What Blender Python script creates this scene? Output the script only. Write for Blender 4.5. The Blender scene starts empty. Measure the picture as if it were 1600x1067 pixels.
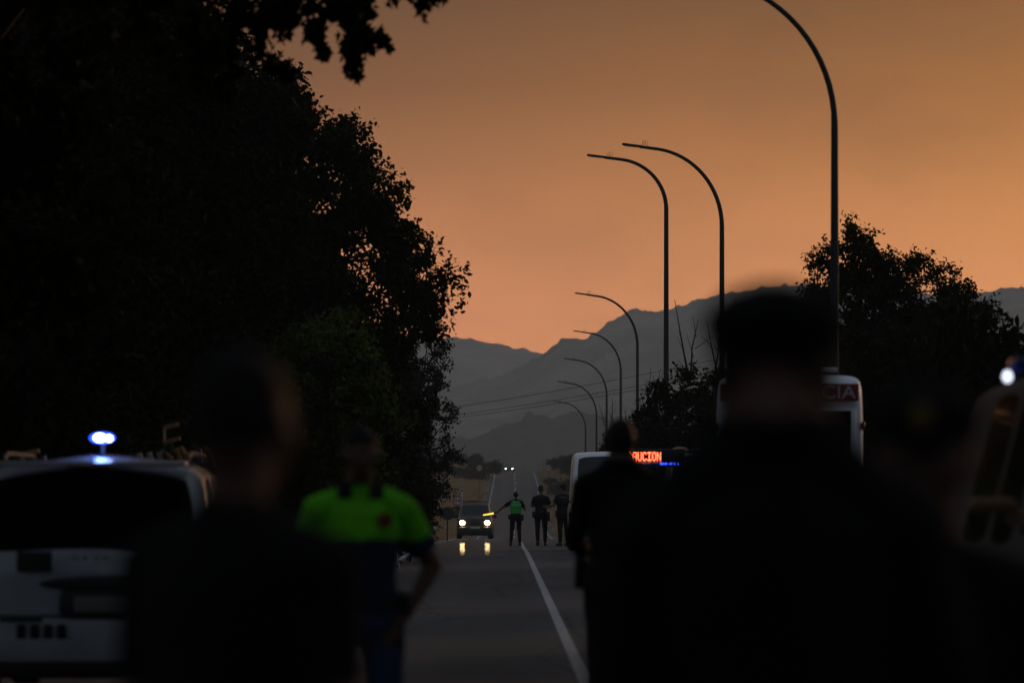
import bpy, bmesh, math, random
import numpy as np
from mathutils import Vector, Matrix, noise
R = math.radians
SC = bpy.context.scene
COL = SC.collection

# ------------------------------------------------------------------ camera, world, sun
F = 6000.0                       # focal length in photo pixels (1600 wide)
cam_d = bpy.data.cameras.new('camera'); cam = bpy.data.objects.new('camera', cam_d); COL.objects.link(cam)
cam.location = (0, 0, 1.45); cam.rotation_euler = (R(90), 0, 0)
cam_d.sensor_width = 36; cam_d.lens = 135; cam_d.shift_y = 0.1528
cam_d.clip_start = 0.1; cam_d.clip_end = 20000
cam_d.dof.use_dof = True; cam_d.dof.focus_distance = 125; cam_d.dof.aperture_fstop = 2.6
cam_d.dof.aperture_blades = 9
SC.camera = cam
SC.view_settings.view_transform = 'Standard'; SC.view_settings.look = 'None'
SC.view_settings.exposure = 0; SC.view_settings.gamma = 1
SC.cycles.volume_bounces = 0
SC.cycles.max_bounces = 6
SC.cycles.transparent_max_bounces = 12

W = bpy.data.worlds.new('World'); SC.world = W; W.use_nodes = True
nt = W.node_tree; nt.nodes.clear()
def N(nt, t, **k):
    n = nt.nodes.new(t)
    for a, b in k.items():
        if a == 'inp':
            for i, v in b.items(): n.inputs[i].default_value = v
        else: setattr(n, a, b)
    return n
def mth(nt, op, a, b=None, c=None, clamp=False):
    n = nt.nodes.new('ShaderNodeMath'); n.operation = op; n.use_clamp = clamp
    for i, v in enumerate((a, b, c)):
        if v is None: continue
        if isinstance(v, (int, float)): n.inputs[i].default_value = v
        else: nt.links.new(v, n.inputs[i])
    return n.outputs[0]
def ramp(nt, fac, stops, interp='LINEAR'):
    n = nt.nodes.new('ShaderNodeValToRGB'); n.color_ramp.interpolation = interp
    e = n.color_ramp.elements
    while len(e) > 1: e.remove(e[-1])
    for i, (p, c) in enumerate(stops):
        x = e[0] if i == 0 else e.new(p)
        x.position = p; x.color = (*c, 1) if len(c) == 3 else c
    nt.links.new(fac, n.inputs[0]); return n.outputs[0]
def mix(nt, f, a, b, bt='MIX'):
    n = nt.nodes.new('ShaderNodeMix'); n.data_type = 'RGBA'; n.blend_type = bt
    for i, v in ((0, f), (6, a), (7, b)):
        if isinstance(v, (int, float)): n.inputs[i].default_value = v
        elif isinstance(v, tuple): n.inputs[i].default_value = (*v, 1)[:4]
        else: nt.links.new(v, n.inputs[i])
    return n.outputs[2]
def build_world():
    tc = N(nt, 'ShaderNodeTexCoord'); sep = N(nt, 'ShaderNodeSeparateXYZ')
    nt.links.new(tc.outputs['Generated'], sep.inputs[0])
    X, Y, Z = sep.outputs
    # smoke-laden dusk sky: orange near the horizon in the glow's direction, dull blue-grey elsewhere
    el = ramp(nt, mth(nt, 'MULTIPLY', Z, 5.0, clamp=True), [
        (0.0, (1.78, .59, .20)), (.215, (1.68, .55, .185)), (.32, (.98, .335, .11)), (.425, (.45, .155, .050)),
        (.53, (.215, .070, .018)), (.65, (.105, .032, .005)), (1.0, (.06, .035, .025))])
    elr = ramp(nt, mth(nt, 'MULTIPLY', Z, 5.0, clamp=True), [
        (0.0, (2.15, .77, .21)), (.215, (2.05, .73, .20)), (.32, (1.35, .48, .115)), (.425, (.86, .30, .055)),
        (.53, (.50, .165, .022)), (.65, (.26, .085, .008)), (1.0, (.09, .05, .03))])
    ax = mth(nt, 'MULTIPLY_ADD', X, 4.2, 0.42, clamp=True)
    glow = mix(nt, ax, el, elr)
    nz = N(nt, 'ShaderNodeTexNoise', inp={'Scale': 11.0, 'Detail': 4.0, 'Roughness': .5})
    mp = N(nt, 'ShaderNodeMapping', inp={'Scale': (1, 1, 2.2)})
    nt.links.new(tc.outputs['Generated'], mp.inputs[0]); nt.links.new(mp.outputs[0], nz.inputs[0])
    f = mth(nt, 'MULTIPLY_ADD', nz.outputs[0], 1.0, 0.5)
    glow = mix(nt, 1.0, glow, ramp(nt, f, [(0, (0, 0, 0)), (1, (1, 1, 1))]), 'MULTIPLY')
    side = ramp(nt, mth(nt, 'MULTIPLY_ADD', Z, 1.0, 0.0, clamp=True), [(0, (.115, .125, .14)), (.3, (.13, .155, .185)), (1, (.18, .22, .28))])
    # glow occupies about 70 degrees around +Y
    a = mth(nt, 'DIVIDE', Y, mth(nt, 'ADD', mth(nt, 'SQRT', mth(nt, 'ADD', mth(nt, 'MULTIPLY', X, X), mth(nt, 'MULTIPLY', Y, Y))), 1e-4))
    aw = mth(nt, 'MULTIPLY_ADD', a, 3.3, -2.2, clamp=True)
    zf = mth(nt, 'SUBTRACT', 1.0, mth(nt, 'MULTIPLY_ADD', Z, 2.2, -.35, clamp=True))
    w = mth(nt, 'MULTIPLY', aw, zf)
    colr = mix(nt, w, side, glow)
    # blend in the physical dusk sky for the zenith tint
    sky = N(nt, 'ShaderNodeTexSky', sky_type='NISHITA', sun_disc=False, sun_elevation=R(3), sun_rotation=R(25), dust_density=6.0)
    bg1 = N(nt, 'ShaderNodeBackground', inp={'Strength': 1.0}); bg2 = N(nt, 'ShaderNodeBackground', inp={'Strength': 0.01})
    nt.links.new(colr, bg1.inputs[0]); nt.links.new(sky.outputs[0], bg2.inputs[0])
    ad = N(nt, 'ShaderNodeAddShader'); out = N(nt, 'ShaderNodeOutputWorld')
    nt.links.new(bg1.outputs[0], ad.inputs[0]); nt.links.new(bg2.outputs[0], ad.inputs[1]); nt.links.new(ad.outputs[0], out.inputs[0])
build_world()
sl = bpy.data.lights.new('sun', 'SUN'); sun = bpy.data.objects.new('sun', sl); COL.objects.link(sun)
sl.energy = 0.5; sl.angle = R(16); sl.color = (1.0, .55, .28)
# glow-side sun: ahead of the camera, to the right, low through the smoke
sun.rotation_euler = (R(78), 0, R(180 - 38))

# ------------------------------------------------------------------ materials
MATS = {}
def mat(name, col, rough=.6, metal=0, spec=.5, emit=None, es=0, bump=0, bscale=40, var=0, vscale=6, coat=0, trans=0):
    if name in MATS: return MATS[name]
    m = bpy.data.materials.new(name); m.use_nodes = True; t = m.node_tree
    b = t.nodes['Principled BSDF']
    b.inputs['Base Color'].default_value = (*col, 1); b.inputs['Roughness'].default_value = rough
    b.inputs['Metallic'].default_value = metal; b.inputs['Specular IOR Level'].default_value = spec
    b.inputs['Coat Weight'].default_value = coat; b.inputs['Coat Roughness'].default_value = .08
    if emit: b.inputs['Emission Color'].default_value = (*emit, 1); b.inputs['Emission Strength'].default_value = es
    tc = None
    if var or bump:
        tc = N(t, 'ShaderNodeTexCoord')
    if var:
        n = N(t, 'ShaderNodeTexNoise', inp={'Scale': vscale, 'Detail': 6.0, 'Roughness': .6}); t.links.new(tc.outputs['Object'], n.inputs[0])
        lo = tuple(c * (1 - var) for c in col); hi = tuple(min(1, c * (1 + var)) for c in col)
        c = ramp(t, n.outputs[0], [(.3, lo), (.7, hi)]); t.links.new(c, b.inputs['Base Color'])
        rr = mth(t, 'MULTIPLY_ADD', n.outputs[0], .3, rough - .15, clamp=True); t.links.new(rr, b.inputs['Roughness'])
    if bump:
        n = N(t, 'ShaderNodeTexNoise', inp={'Scale': bscale, 'Detail': 5.0}); t.links.new(tc.outputs['Object'], n.inputs[0])
        bp = N(t, 'ShaderNodeBump', inp={'Strength': bump, 'Distance': .02}); t.links.new(n.outputs[0], bp.inputs['Height'])
        t.links.new(bp.outputs[0], b.inputs['Normal'])
    if trans:
        tr = N(t, 'ShaderNodeBsdfTranslucent'); tr.inputs[0].default_value = (col[0]*1.6, col[1]*1.7, col[2]*.8, 1)
        mx = N(t, 'ShaderNodeMixShader'); mx.inputs[0].default_value = trans
        t.links.new(b.outputs[0], mx.inputs[1]); t.links.new(tr.outputs[0], mx.inputs[2]); t.links.new(mx.outputs[0], t.nodes['Material Output'].inputs[0])
    MATS[name] = m; return m

def leafmat(name, col, trans=.18):
    return mat(name, col, rough=.9, spec=.05, var=.4, vscale=1.3, trans=trans)
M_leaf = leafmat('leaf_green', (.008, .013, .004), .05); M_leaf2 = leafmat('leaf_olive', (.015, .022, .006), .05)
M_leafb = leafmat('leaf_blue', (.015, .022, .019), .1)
M_bark = mat('bark', (.028, .022, .018), .9, var=.4, vscale=9, bump=.6, bscale=18)
M_galv = mat('galvanised_steel', (.010, .013, .014), .7, metal=.0, var=.25, vscale=3)
M_blk = mat('black_plastic', (.008, .008, .009), .5)
M_rub = mat('rubber', (.012, .012, .012), .85)
M_glass = mat('dark_glass', (.004, .005, .006), .06, spec=.5)
M_white = mat('white_paint', (.70, .72, .74), .5, coat=.12, var=.06, vscale=2)
M_whited = mat('dusty_white_paint', (.5, .52, .55), .42, coat=.3, var=.1, vscale=2)
M_dark = mat('dark_paint', (.010, .011, .013), .4, coat=.2)
M_silver = mat('silver_paint', (.22, .22, .22), .35, metal=.4, coat=.4)
M_chrome = mat('chrome', (.4, .4, .4), .25, metal=1)
M_red = mat('sign_red', (.35, .02, .015), .5); M_swhite = mat('sign_white', (.42, .42, .44), .5); M_sblack = mat('sign_black', (.02, .02, .02), .6)
M_plate = mat('plate_white', (.4, .4, .38), .5)
M_redl = mat('tail_red', (.12, .005, .005), .3, coat=.5)
M_head = mat('headlamp_lit', (1, .9, .7), .3, emit=(1.0, .66, .30), es=60)
M_headw = mat('headlamp_white', (1, 1, 1), .3, emit=(1.0, .95, .85), es=14)
M_blue = mat('beacon_lit', (.1, .2, 1), .3, emit=(.02, .07, 1.0), es=4)
M_bluec = mat('beacon_core', (.8, .9, 1), .3, emit=(.75, .85, 1.0), es=16)
M_bluedim = mat('blue_lens', (.01, .04, .25), .2, coat=.5)
M_bluew = mat('pale_lens_lit', (.8, .85, 1), .3, emit=(.75, .82, 1.0), es=2.2)
M_led = mat('led_red', (1, .1, .05), .3, emit=(1.0, .10, .04), es=8.5)
M_wand = mat('wand_lit', (1, .8, .1), .4, emit=(1.0, .60, .05), es=1.6)
M_skin = mat('skin', (.20, .10, .065), .55, var=.12, vscale=25)
M_hair = mat('hair', (.008, .006, .005), .6, bump=.8, bscale=160)
M_navy = mat('navy_cloth', (.008, .012, .026), .9, bump=.4, bscale=90)
M_black = mat('black_cloth', (.004, .004, .0045), .92, bump=.4, bscale=90)
M_blue_tr = mat('blue_trousers', (.03, .07, .16), .9, bump=.4, bscale=90)
M_hv = mat('hi_vis_green', (.20, .92, .015), .85, bump=.9, bscale=14, var=.12, vscale=5)
M_refl = mat('reflective_tape', (.35, .38, .36), .4)
M_leather = mat('black_leather', (.008, .008, .008), .45)
M_eye = mat('eye_white', (.5, .48, .45), .3); M_badge = mat('badge_red', (.32, .03, .02), .6); M_gold = mat('badge_gold', (.45, .28, .06), .4, metal=.6)
M_tan = mat('tan_board', (.5, .27, .12), .6); M_pale = mat('pale_board', (.42, .44, .42), .6); M_bluepl = mat('blue_plastic', (.02, .09, .4), .4)
M_redband = mat('red_band', (.20, .012, .015), .5); M_orange = mat('orange_plastic', (.5, .12, .02), .4)

# ------------------------------------------------------------------ mesh helpers
class MB:
    def __init__(s): s.v = []; s.f = []; s.m = []; s.mats = []; s.mi = 0
    def use(s, m):
        if m not in s.mats: s.mats.append(m)
        s.mi = s.mats.index(m); return s
    def add(s, vs, fs):
        o = len(s.v); s.v += [tuple(v) for v in vs]
        for f in fs: s.f.append(tuple(i + o for i in f)); s.m.append(s.mi)
        return s
    def box(s, c, d, rz=0, rx=0, ry=0, bev=0):
        hx, hy, hz = d[0]/2, d[1]/2, d[2]/2
        bm = bmesh.new(); bmesh.ops.create_cube(bm, size=1)
        for v in bm.verts: v.co = Vector((v.co.x*d[0], v.co.y*d[1], v.co.z*d[2]))
        if bev: bmesh.ops.bevel(bm, geom=list(bm.edges), offset=min(bev, min(d)*.45), segments=2, affect='EDGES', profile=.5)
        M = Matrix.Translation(c) @ Matrix.Rotation(rz, 4, 'Z') @ Matrix.Rotation(ry, 4, 'Y') @ Matrix.Rotation(rx, 4, 'X')
        bm.verts.index_update()
        s.add([M @ v.co for v in bm.verts], [[v.index for v in f.verts] for f in bm.faces]); bm.free(); return s
    def tube(s, pts, rad, n=10, caps=True, rfun=None):
        pts = [Vector(p) for p in pts]; rad = rad if isinstance(rad, (list, tuple)) else [rad]*len(pts)
        vs = []; fs = []; ref = None
        for i, p in enumerate(pts):
            t = (pts[min(i+1, len(pts)-1)] - pts[max(i-1, 0)]).normalized()
            if ref is None:
                ref = Vector((0, 0, 1)) if abs(t.z) < .9 else Vector((1, 0, 0))
            a = ref - t * ref.dot(t)
            if a.length < 1e-4: a = t.orthogonal()
            a.normalize(); b = t.cross(a); ref = a
            for k in range(n):
                an = 2*math.pi*k/n; vs.append(p + (a*math.cos(an) + b*math.sin(an))*rad[i])
        for i in range(len(pts)-1):
            for k in range(n):
                k2 = (k+1) % n; fs.append((i*n+k, i*n+k2, (i+1)*n+k2, (i+1)*n+k))
        if caps: fs.append(tuple(range(n-1, -1, -1))); fs.append(tuple((len(pts)-1)*n+k for k in range(n)))
        return s.add(vs, fs)
    def capsule(s, a, b, ra, rb, n=12):
        a = Vector(a); b = Vector(b); t = (b-a).normalized(); L = (b-a).length
        P = []; Rr = []
        for k in range(4):
            an = math.pi/2*k/4; P.append(a - t*ra*math.cos(an)); Rr.append(max(ra*math.sin(an), .0005))
        for k in range(5): P.append(a.lerp(b, k/4)); Rr.append(ra + (rb-ra)*k/4)
        for k in range(1, 5):
            an = math.pi/2*k/4; P.append(b + t*rb*math.sin(an)); Rr.append(max(rb*math.cos(an), .0005))
        return s.tube(P, Rr, n)
    def ell(s, c, r, nu=16, nv=10, M=None):
        c = Vector(c); vs = []; fs = []
        for j in range(nv+1):
            th = math.pi*j/nv
            for i in range(nu):
                ph = 2*math.pi*i/nu
                p = Vector((r[0]*math.sin(th)*math.cos(ph), r[1]*math.sin(th)*math.sin(ph), r[2]*math.cos(th)))
                if M: p = M @ p
                vs.append(c+p)
        for j in range(nv):
            for i in range(nu):
                i2 = (i+1) % nu
                fs.append((j*nu+i, (j+1)*nu+i, (j+1)*nu+i2, j*nu+i2))
        return s.add(vs, fs)
    def rings(s, secs, n=24):          # secs: (z, rx, ry, cx, cy)
        vs = []; fs = []
        for (z, rx, ry, cx, cy) in secs:
            for k in range(n):
                a = 2*math.pi*k/n; vs.append((cx+rx*math.cos(a), cy+ry*math.sin(a), z))
        for i in range(len(secs)-1):
            for k in range(n):
                k2 = (k+1) % n; fs.append((i*n+k, i*n+k2, (i+1)*n+k2, (i+1)*n+k))
        fs.append(tuple(range(n-1, -1, -1))); fs.append(tuple((len(secs)-1)*n+k for k in range(n)))
        return s.add(vs, fs)
    def disc(s, c, r, th, n=28, ax='Y'):
        c = Vector(c); d = Vector((0, th/2, 0)) if ax == 'Y' else (Vector((th/2, 0, 0)) if ax == 'X' else Vector((0, 0, th/2)))
        return s.tube([c-d, c+d], [r, r], n)
    def ring(s, c, ro, ri, th, n=32):   # annulus in XZ plane, thickness along Y
        vs = []; fs = []
        for y in (-th/2, th/2):
            for rr in (ro, ri):
                for k in range(n):
                    a = 2*math.pi*k/n; vs.append((c[0]+rr*math.cos(a), c[1]+y, c[2]+rr*math.sin(a)))
        for k in range(n):
            k2 = (k+1) % n
            fs += [(k, k2, n+k2, n+k), (2*n+k, 3*n+k, 3*n+k2, 2*n+k2), (k, 2*n+k, 2*n+k2, k2), (n+k, n+k2, 3*n+k2, 3*n+k)]
        return s.add(vs, fs)
    def mesh(s, name):
        me = bpy.data.meshes.new(name); me.from_pydata(s.v, [], s.f)
        for m in (s.mats or [M_blk]): me.materials.append(m)
        me.polygons.foreach_set('material_index', s.m); me.update(); return me
    def build(s, name, m=None, parent=None, smooth=True, loc=None):
        if m is not None and not s.mats: s.mats = [m]
        me = s.mesh(name)
        bm = bmesh.new(); bm.from_mesh(me); bmesh.ops.recalc_face_normals(bm, faces=bm.faces); bm.to_mesh(me); bm.free()
        o = link(name, me, parent)
        if smooth:
            me.polygons.foreach_set('use_smooth', [True]*len(me.polygons))
            try: me.set_sharp_from_angle(angle=R(38))
            except Exception: pass
        if loc: o.location = loc
        return o
def link(name, data, parent=None):
    o = bpy.data.objects.new(name, data); COL.objects.link(o)
    if parent: o.parent = parent
    return o
def thing(name, label, cat, loc=(0, 0, 0), rz=0, group=None):
    o = link(name, None); o.empty_display_size = .2; o.location = loc; o.rotation_euler = (0, 0, rz)
    o['label'] = label; o['category'] = cat
    if group: o['group'] = group
    return o
def copy_tree(o, parent=None):
    c = o.copy(); COL.objects.link(c); c.parent = parent
    for ch in [x for x in KIDS.get(o.name, [])]: copy_tree(ch, c)
    return c
KIDS = {}
def note(o):                           # remember children once built
    for ch in bpy.data.objects:
        if ch.parent: KIDS.setdefault(ch.parent.name, [])
    KIDS.clear()
    for ch in bpy.data.objects:
        if ch.parent: KIDS.setdefault(ch.parent.name, []).append(ch)
def text_mesh(name, s, size, m, parent, loc, rot=(R(90), 0, 0), ext=.004, align='CENTER', sx=1, bold=0):
    cu = bpy.data.curves.new(name, 'FONT'); cu.body = s; cu.size = size; cu.extrude = ext; cu.align_x = align; cu.align_y = 'CENTER'; cu.offset = bold
    t = bpy.data.objects.new('tmp', cu); COL.objects.link(t); bpy.context.view_layer.update()
    me = bpy.data.meshes.new_from_object(t.evaluated_get(bpy.context.evaluated_depsgraph_get()))
    bpy.data.objects.remove(t); me.materials.clear(); me.materials.append(m)
    o = link(name, me, parent); o.location = loc; o.rotation_euler = rot; o.scale = (sx, 1, 1); return o

# ------------------------------------------------------------------ terrain and road
ZP = [(-200, 0), (0, 0), (95, 0), (105, -.02), (112, -.05), (122, -.095), (133, -.14), (145, -.21), (165, -.385), (190, -.57), (250, -1.35),
      (310, -1.9), (350, -1.93), (410, -.95), (480, .87), (535, 3.2), (600, 4.9), (655, 5.85), (685, 5.95), (720, 5.3), (800, 3), (1000, -2), (1300, -5), (1600, -5), (9000, -5)]
_zy = np.array([p[0] for p in ZP], float); _zz = np.array([p[1] for p in ZP], float)
_h = np.diff(_zy); _d = np.diff(_zz)/_h
_m = np.zeros(len(_zy))
for i in range(1, len(_zy)-1):
    if _d[i-1]*_d[i] > 0:
        w1 = 2*_h[i]+_h[i-1]; w2 = _h[i]+2*_h[i-1]; _m[i] = (w1+w2)/(w1/_d[i-1]+w2/_d[i])
def zr(y):
    i = int(np.searchsorted(_zy, y)-1); i = max(0, min(i, len(_h)-1)); h = _h[i]; t = (y-_zy[i])/h
    t = min(1, max(0, t))
    return ((2*t**3-3*t*t+1)*_zz[i] + (t**3-2*t*t+t)*h*_m[i] + (-2*t**3+3*t*t)*_zz[i+1] + (t**3-t*t)*h*_m[i+1])
XC = [(-200, .62), (0, .62), (30, .58), (120, .36), (190, .25), (350, .18), (480, .28), (535, .45), (600, .4), (674, .4), (900, .0), (9000, 0)]
def xc(y): return float(np.interp(y, [p[0] for p in XC], [p[1] for p in XC]))
HWL = 3.15
def sstep(a, b, x): t = min(1, max(0, (x-a)/(b-a))); return t*t*(3-2*t)
def ground(x, y):
    d = abs(x - xc(y)); z = zr(y) - .03
    off = sstep(3.9, 6.5, d)
    z -= .10*sstep(3.4, 4.4, d)*(1-sstep(4.6, 6.2, d))
    nz = noise.noise(Vector((x*.11, y*.02, 3.1)))*.5 + noise.noise(Vector((x*.5, y*.06, 7.7)))*.18
    z += off*nz*(.35 + .9*sstep(250, 450, y))
    bank = 0
    if x < xc(y):
        bank = 1.9*sstep(300, 470, y)*(1-sstep(700, 800, y))*sstep(4.2, 9.5, d) * (.75+.5*noise.noise(Vector((x*.2, y*.012, 1))))
    else:
        bank = 2.0*sstep(330, 480, y)*(1-sstep(720, 820, y))*sstep(4.0, 8.5, d) * (.8+.5*noise.noise(Vector((x*.2, y*.012, 4))))
    z += bank
    z += .25*sstep(4, 9, d)*(1-sstep(200, 300, y))
    if d > 40: z += sstep(40, 400, d)*6*noise.noise(Vector((x*.004, y*.004, 0)))
    return z
def terrain():
    xs = sorted(set([-3000, -2000, -1300, -800, -500, -300, -200, -140, -100, -75, -55] + [round(-45+i*.75, 2) for i in range(121)] + [55, 75, 100, 140, 200, 300, 500, 800, 1300, 2000, 3000]))
    ys = [-60, -30] + [i*4 for i in range(0, 50)] + [200+i*6 for i in range(100)] + [800+i*40 for i in range(1, 20)] + [1700, 2000, 2500, 3200, 4000, 4700]
    vs = [(x, y, ground(x, y)) for y in ys for x in xs]; n = len(xs)
    fs = [(j*n+i, j*n+i+1, (j+1)*n+i+1, (j+1)*n+i) for j in range(len(ys)-1) for i in range(n-1)]
    m = bpy.data.materials.new('dry_ground'); m.use_nodes = True; t = m.node_tree; b = t.nodes['Principled BSDF']
    b.inputs['Roughness'].default_value = .95; b.inputs['Specular IOR Level'].default_value = .1
    tc = N(t, 'ShaderNodeTexCoord')
    n1 = N(t, 'ShaderNodeTexNoise', inp={'Scale': .09, 'Detail': 8.0, 'Roughness': .65}); t.links.new(tc.outputs['Object'], n1.inputs[0])
    n2 = N(t, 'ShaderNodeTexNoise', inp={'Scale': 1.3, 'Detail': 8.0, 'Roughness': .7}); t.links.new(tc.outputs['Object'], n2.inputs[0])
    c1 = ramp(t, n1.outputs[0], [(.38, (.05, .052, .03)), (.5, (.24, .20, .16)), (.62, (.48, .37, .30))])
    c2 = ramp(t, n2.outputs[0], [(.35, (.35, .35, .35)), (.65, (1, 1, 1))])
    t.links.new(mix(t, 1.0, c1, c2, 'MULTIPLY'), b.inputs['Base Color'])
    bp = N(t, 'ShaderNodeBump', inp={'Strength': .8, 'Distance': .15}); t.links.new(n2.outputs[0], bp.inputs['Height']); t.links.new(bp.outputs[0], b.inputs['Normal'])
    MATS['dry_ground'] = m
    mb = MB().use(m); mb.add(vs, fs); o = mb.build('ground'); o['kind'] = 'structure'
terrain()

def strip(name, m, x0f, x1f, ys, dz, nx=1, kind='structure', camber=0):
    vs = []; fs = []
    for y in ys:
        for k in range(nx+1):
            x = x0f(y) + (x1f(y)-x0f(y))*k/nx; vs.append((x, y, zr(y)+dz))
    for j in range(len(ys)-1):
        for k in range(nx): fs.append((j*(nx+1)+k, j*(nx+1)+k+1, (j+1)*(nx+1)+k+1, (j+1)*(nx+1)+k))
    o = MB().use(m).add(vs, fs).build(name); o['kind'] = kind; return o
YS = [-60, -20] + [i*2.0 for i in range(0, 120)] + [240+i*4.0 for i in range(160)]
def road_mat():
    m = bpy.data.materials.new('asphalt'); m.use_nodes = True; t = m.node_tree; b = t.nodes['Principled BSDF']
    tc = N(t, 'ShaderNodeTexCoord')
    n1 = N(t, 'ShaderNodeTexNoise', inp={'Scale': 60.0, 'Detail': 4.0}); n2 = N(t, 'ShaderNodeTexNoise', inp={'Scale': .5, 'Detail': 5.0})
    t.links.new(tc.outputs['Object'], n1.inputs[0])
    mp = N(t, 'ShaderNodeMapping', inp={'Scale': (1.6, .12, 1)}); t.links.new(tc.outputs['Object'], mp.inputs[0]); t.links.new(mp.outputs[0], n2.inputs[0])
    c = ramp(t, n2.outputs[0], [(.3, (.042, .041, .043)), (.7, (.062, .059, .06))])
    c = mix(t, 1.0, c, ramp(t, n1.outputs[0], [(.3, (.7, .7, .7)), (.7, (1.1, 1.1, 1.1))]), 'MULTIPLY')
    sep = N(t, 'ShaderNodeSeparateXYZ'); t.links.new(tc.outputs['Object'], sep.inputs[0])
    # wheel tracks, patched lanes and cracks
    wv = mth(t, 'ABSOLUTE', mth(t, 'SINE', mth(t, 'MULTIPLY', mth(t, 'SUBTRACT', sep.outputs[0], .62), 3.1416/1.6)))
    c = mix(t, 1.0, c, ramp(t, mth(t, 'ADD', wv, mth(t, 'MULTIPLY', mth(t, 'SUBTRACT', n2.outputs[0], .5), 1.2)), [(.2, (1.08, 1.08, 1.08)), (.95, (.78, .78, .78))]), 'MULTIPLY')
    vo = N(t, 'ShaderNodeTexVoronoi', feature='DISTANCE_TO_EDGE', inp={'Scale': .55}); mv = N(t, 'ShaderNodeMapping', inp={'Scale': (1, .35, 1)})
    nw = N(t, 'ShaderNodeTexNoise', inp={'Scale': 2.2, 'Detail': 4.0}); t.links.new(tc.outputs['Object'], nw.inputs[0]); t.links.new(mix(t, .12, tc.outputs['Object'], nw.outputs['Color']), mv.inputs[0]); t.links.new(mv.outputs[0], vo.inputs[0])
    c = mix(t, 1.0, c, ramp(t, vo.outputs['Distance'], [(.0, (.35, .35, .35)), (.012, (.45, .45, .45)), (.02, (1, 1, 1))]), 'MULTIPLY')
    t.links.new(c, b.inputs['Base Color'])
    rr = mth(t, 'MULTIPLY_ADD', n2.outputs[0], .25, .62); t.links.new(rr, b.inputs['Roughness']); b.inputs['Specular IOR Level'].default_value = .35
    st = .35
    bp = N(t, 'ShaderNodeBump', inp={'Distance': .004}); t.links.new(n1.outputs[0], bp.inputs['Height']); bp.inputs['Strength'].default_value = st
    t.links.new(bp.outputs[0], b.inputs['Normal'])
    # smooth damp patches in the left lane just before the brow
    wx = mth(t, 'SUBTRACT', 1.0, mth(t, 'ABSOLUTE', mth(t, 'MULTIPLY', mth(t, 'SUBTRACT', sep.outputs[0], -1.35), 1/1.5)), clamp=True)
    wy = mth(t, 'SUBTRACT', 1.0, mth(t, 'ABSOLUTE', mth(t, 'MULTIPLY', mth(t, 'SUBTRACT', sep.outputs[1], 120.0), 1/24.0)), clamp=True)
    wet = mth(t, 'MULTIPLY', mth(t, 'MULTIPLY', wx, wy), 2.2, clamp=True)
    wet = mth(t, 'MULTIPLY', wet, .22)
    gl = N(t, 'ShaderNodeBsdfGlossy'); gl.inputs['Roughness'].default_value = .07; gl.inputs['Color'].default_value = (.9, .9, .9, 1)
    nr = N(t, 'ShaderNodeTexNoise', inp={'Scale': 1.0, 'Detail': 3.0}); mr = N(t, 'ShaderNodeMapping', inp={'Scale': (2.5, .35, 1)}); t.links.new(tc.outputs['Object'], mr.inputs[0]); t.links.new(mr.outputs[0], nr.inputs[0])
    br = N(t, 'ShaderNodeBump', inp={'Strength': .5, 'Distance': .012}); t.links.new(nr.outputs[0], br.inputs['Height']); t.links.new(br.outputs[0], gl.inputs['Normal'])
    mx = N(t, 'ShaderNodeMixShader'); t.links.new(wet, mx.inputs[0]); t.links.new(b.outputs[0], mx.inputs[1]); t.links.new(gl.outputs[0], mx.inputs[2])
    t.links.new(mx.outputs[0], t.nodes['Material Output'].inputs[0])
    return m
strip('road', road_mat(), lambda y: xc(y)-3.55, lambda y: xc(y)+3.7, YS, 0, 4)
def paint_mat(name, c):
    m = bpy.data.materials.new(name); m.use_nodes = True; t = m.node_tree; b = t.nodes['Principled BSDF']; b.inputs['Roughness'].default_value = .6
    tc = N(t, 'ShaderNodeTexCoord'); n = N(t, 'ShaderNodeTexNoise', inp={'Scale': 14.0, 'Detail': 8.0, 'Roughness': .7}); t.links.new(tc.outputs['Object'], n.inputs[0])
    t.links.new(ramp(t, n.outputs[0], [(.41, tuple(v*.3 for v in c)), (.52, c)]), b.inputs['Base Color']); return m
M_line = paint_mat('road_paint', (.45, .45, .45))
YL = [y for y in YS if y < 700]
Y_near = [y for y in YS if -20 <= y <= 160]
strip('road_centre_line', M_line, lambda y: xc(y)-.055, lambda y: xc(y)+.055, Y_near, .004)
strip('road_edge_line', M_line, lambda y: xc(y)-3.1-.06, lambda y: xc(y)-3.1+.06, YL, .004)
strip('road_edge_line', M_line, lambda y: xc(y)+3.15-.06, lambda y: xc(y)+3.15+.06, YL, .004)
def dashes():
    mb = MB().use(M_line)
    y = 300
    while y < 690:
        vs = []; fs = []
        k = 6
        for j in range(k+1):
            yy = y + 16*j/k
            vs += [(xc(yy)-.07, yy, zr(yy)+.004), (xc(yy)+.07, yy, zr(yy)+.004)]
        fs = [(2*j, 2*j+1, 2*j+3, 2*j+2) for j in range(k)]
        mb.add(vs, fs); y += 30
    o = mb.build('road_dashes'); o['kind'] = 'structure'
dashes()
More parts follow.
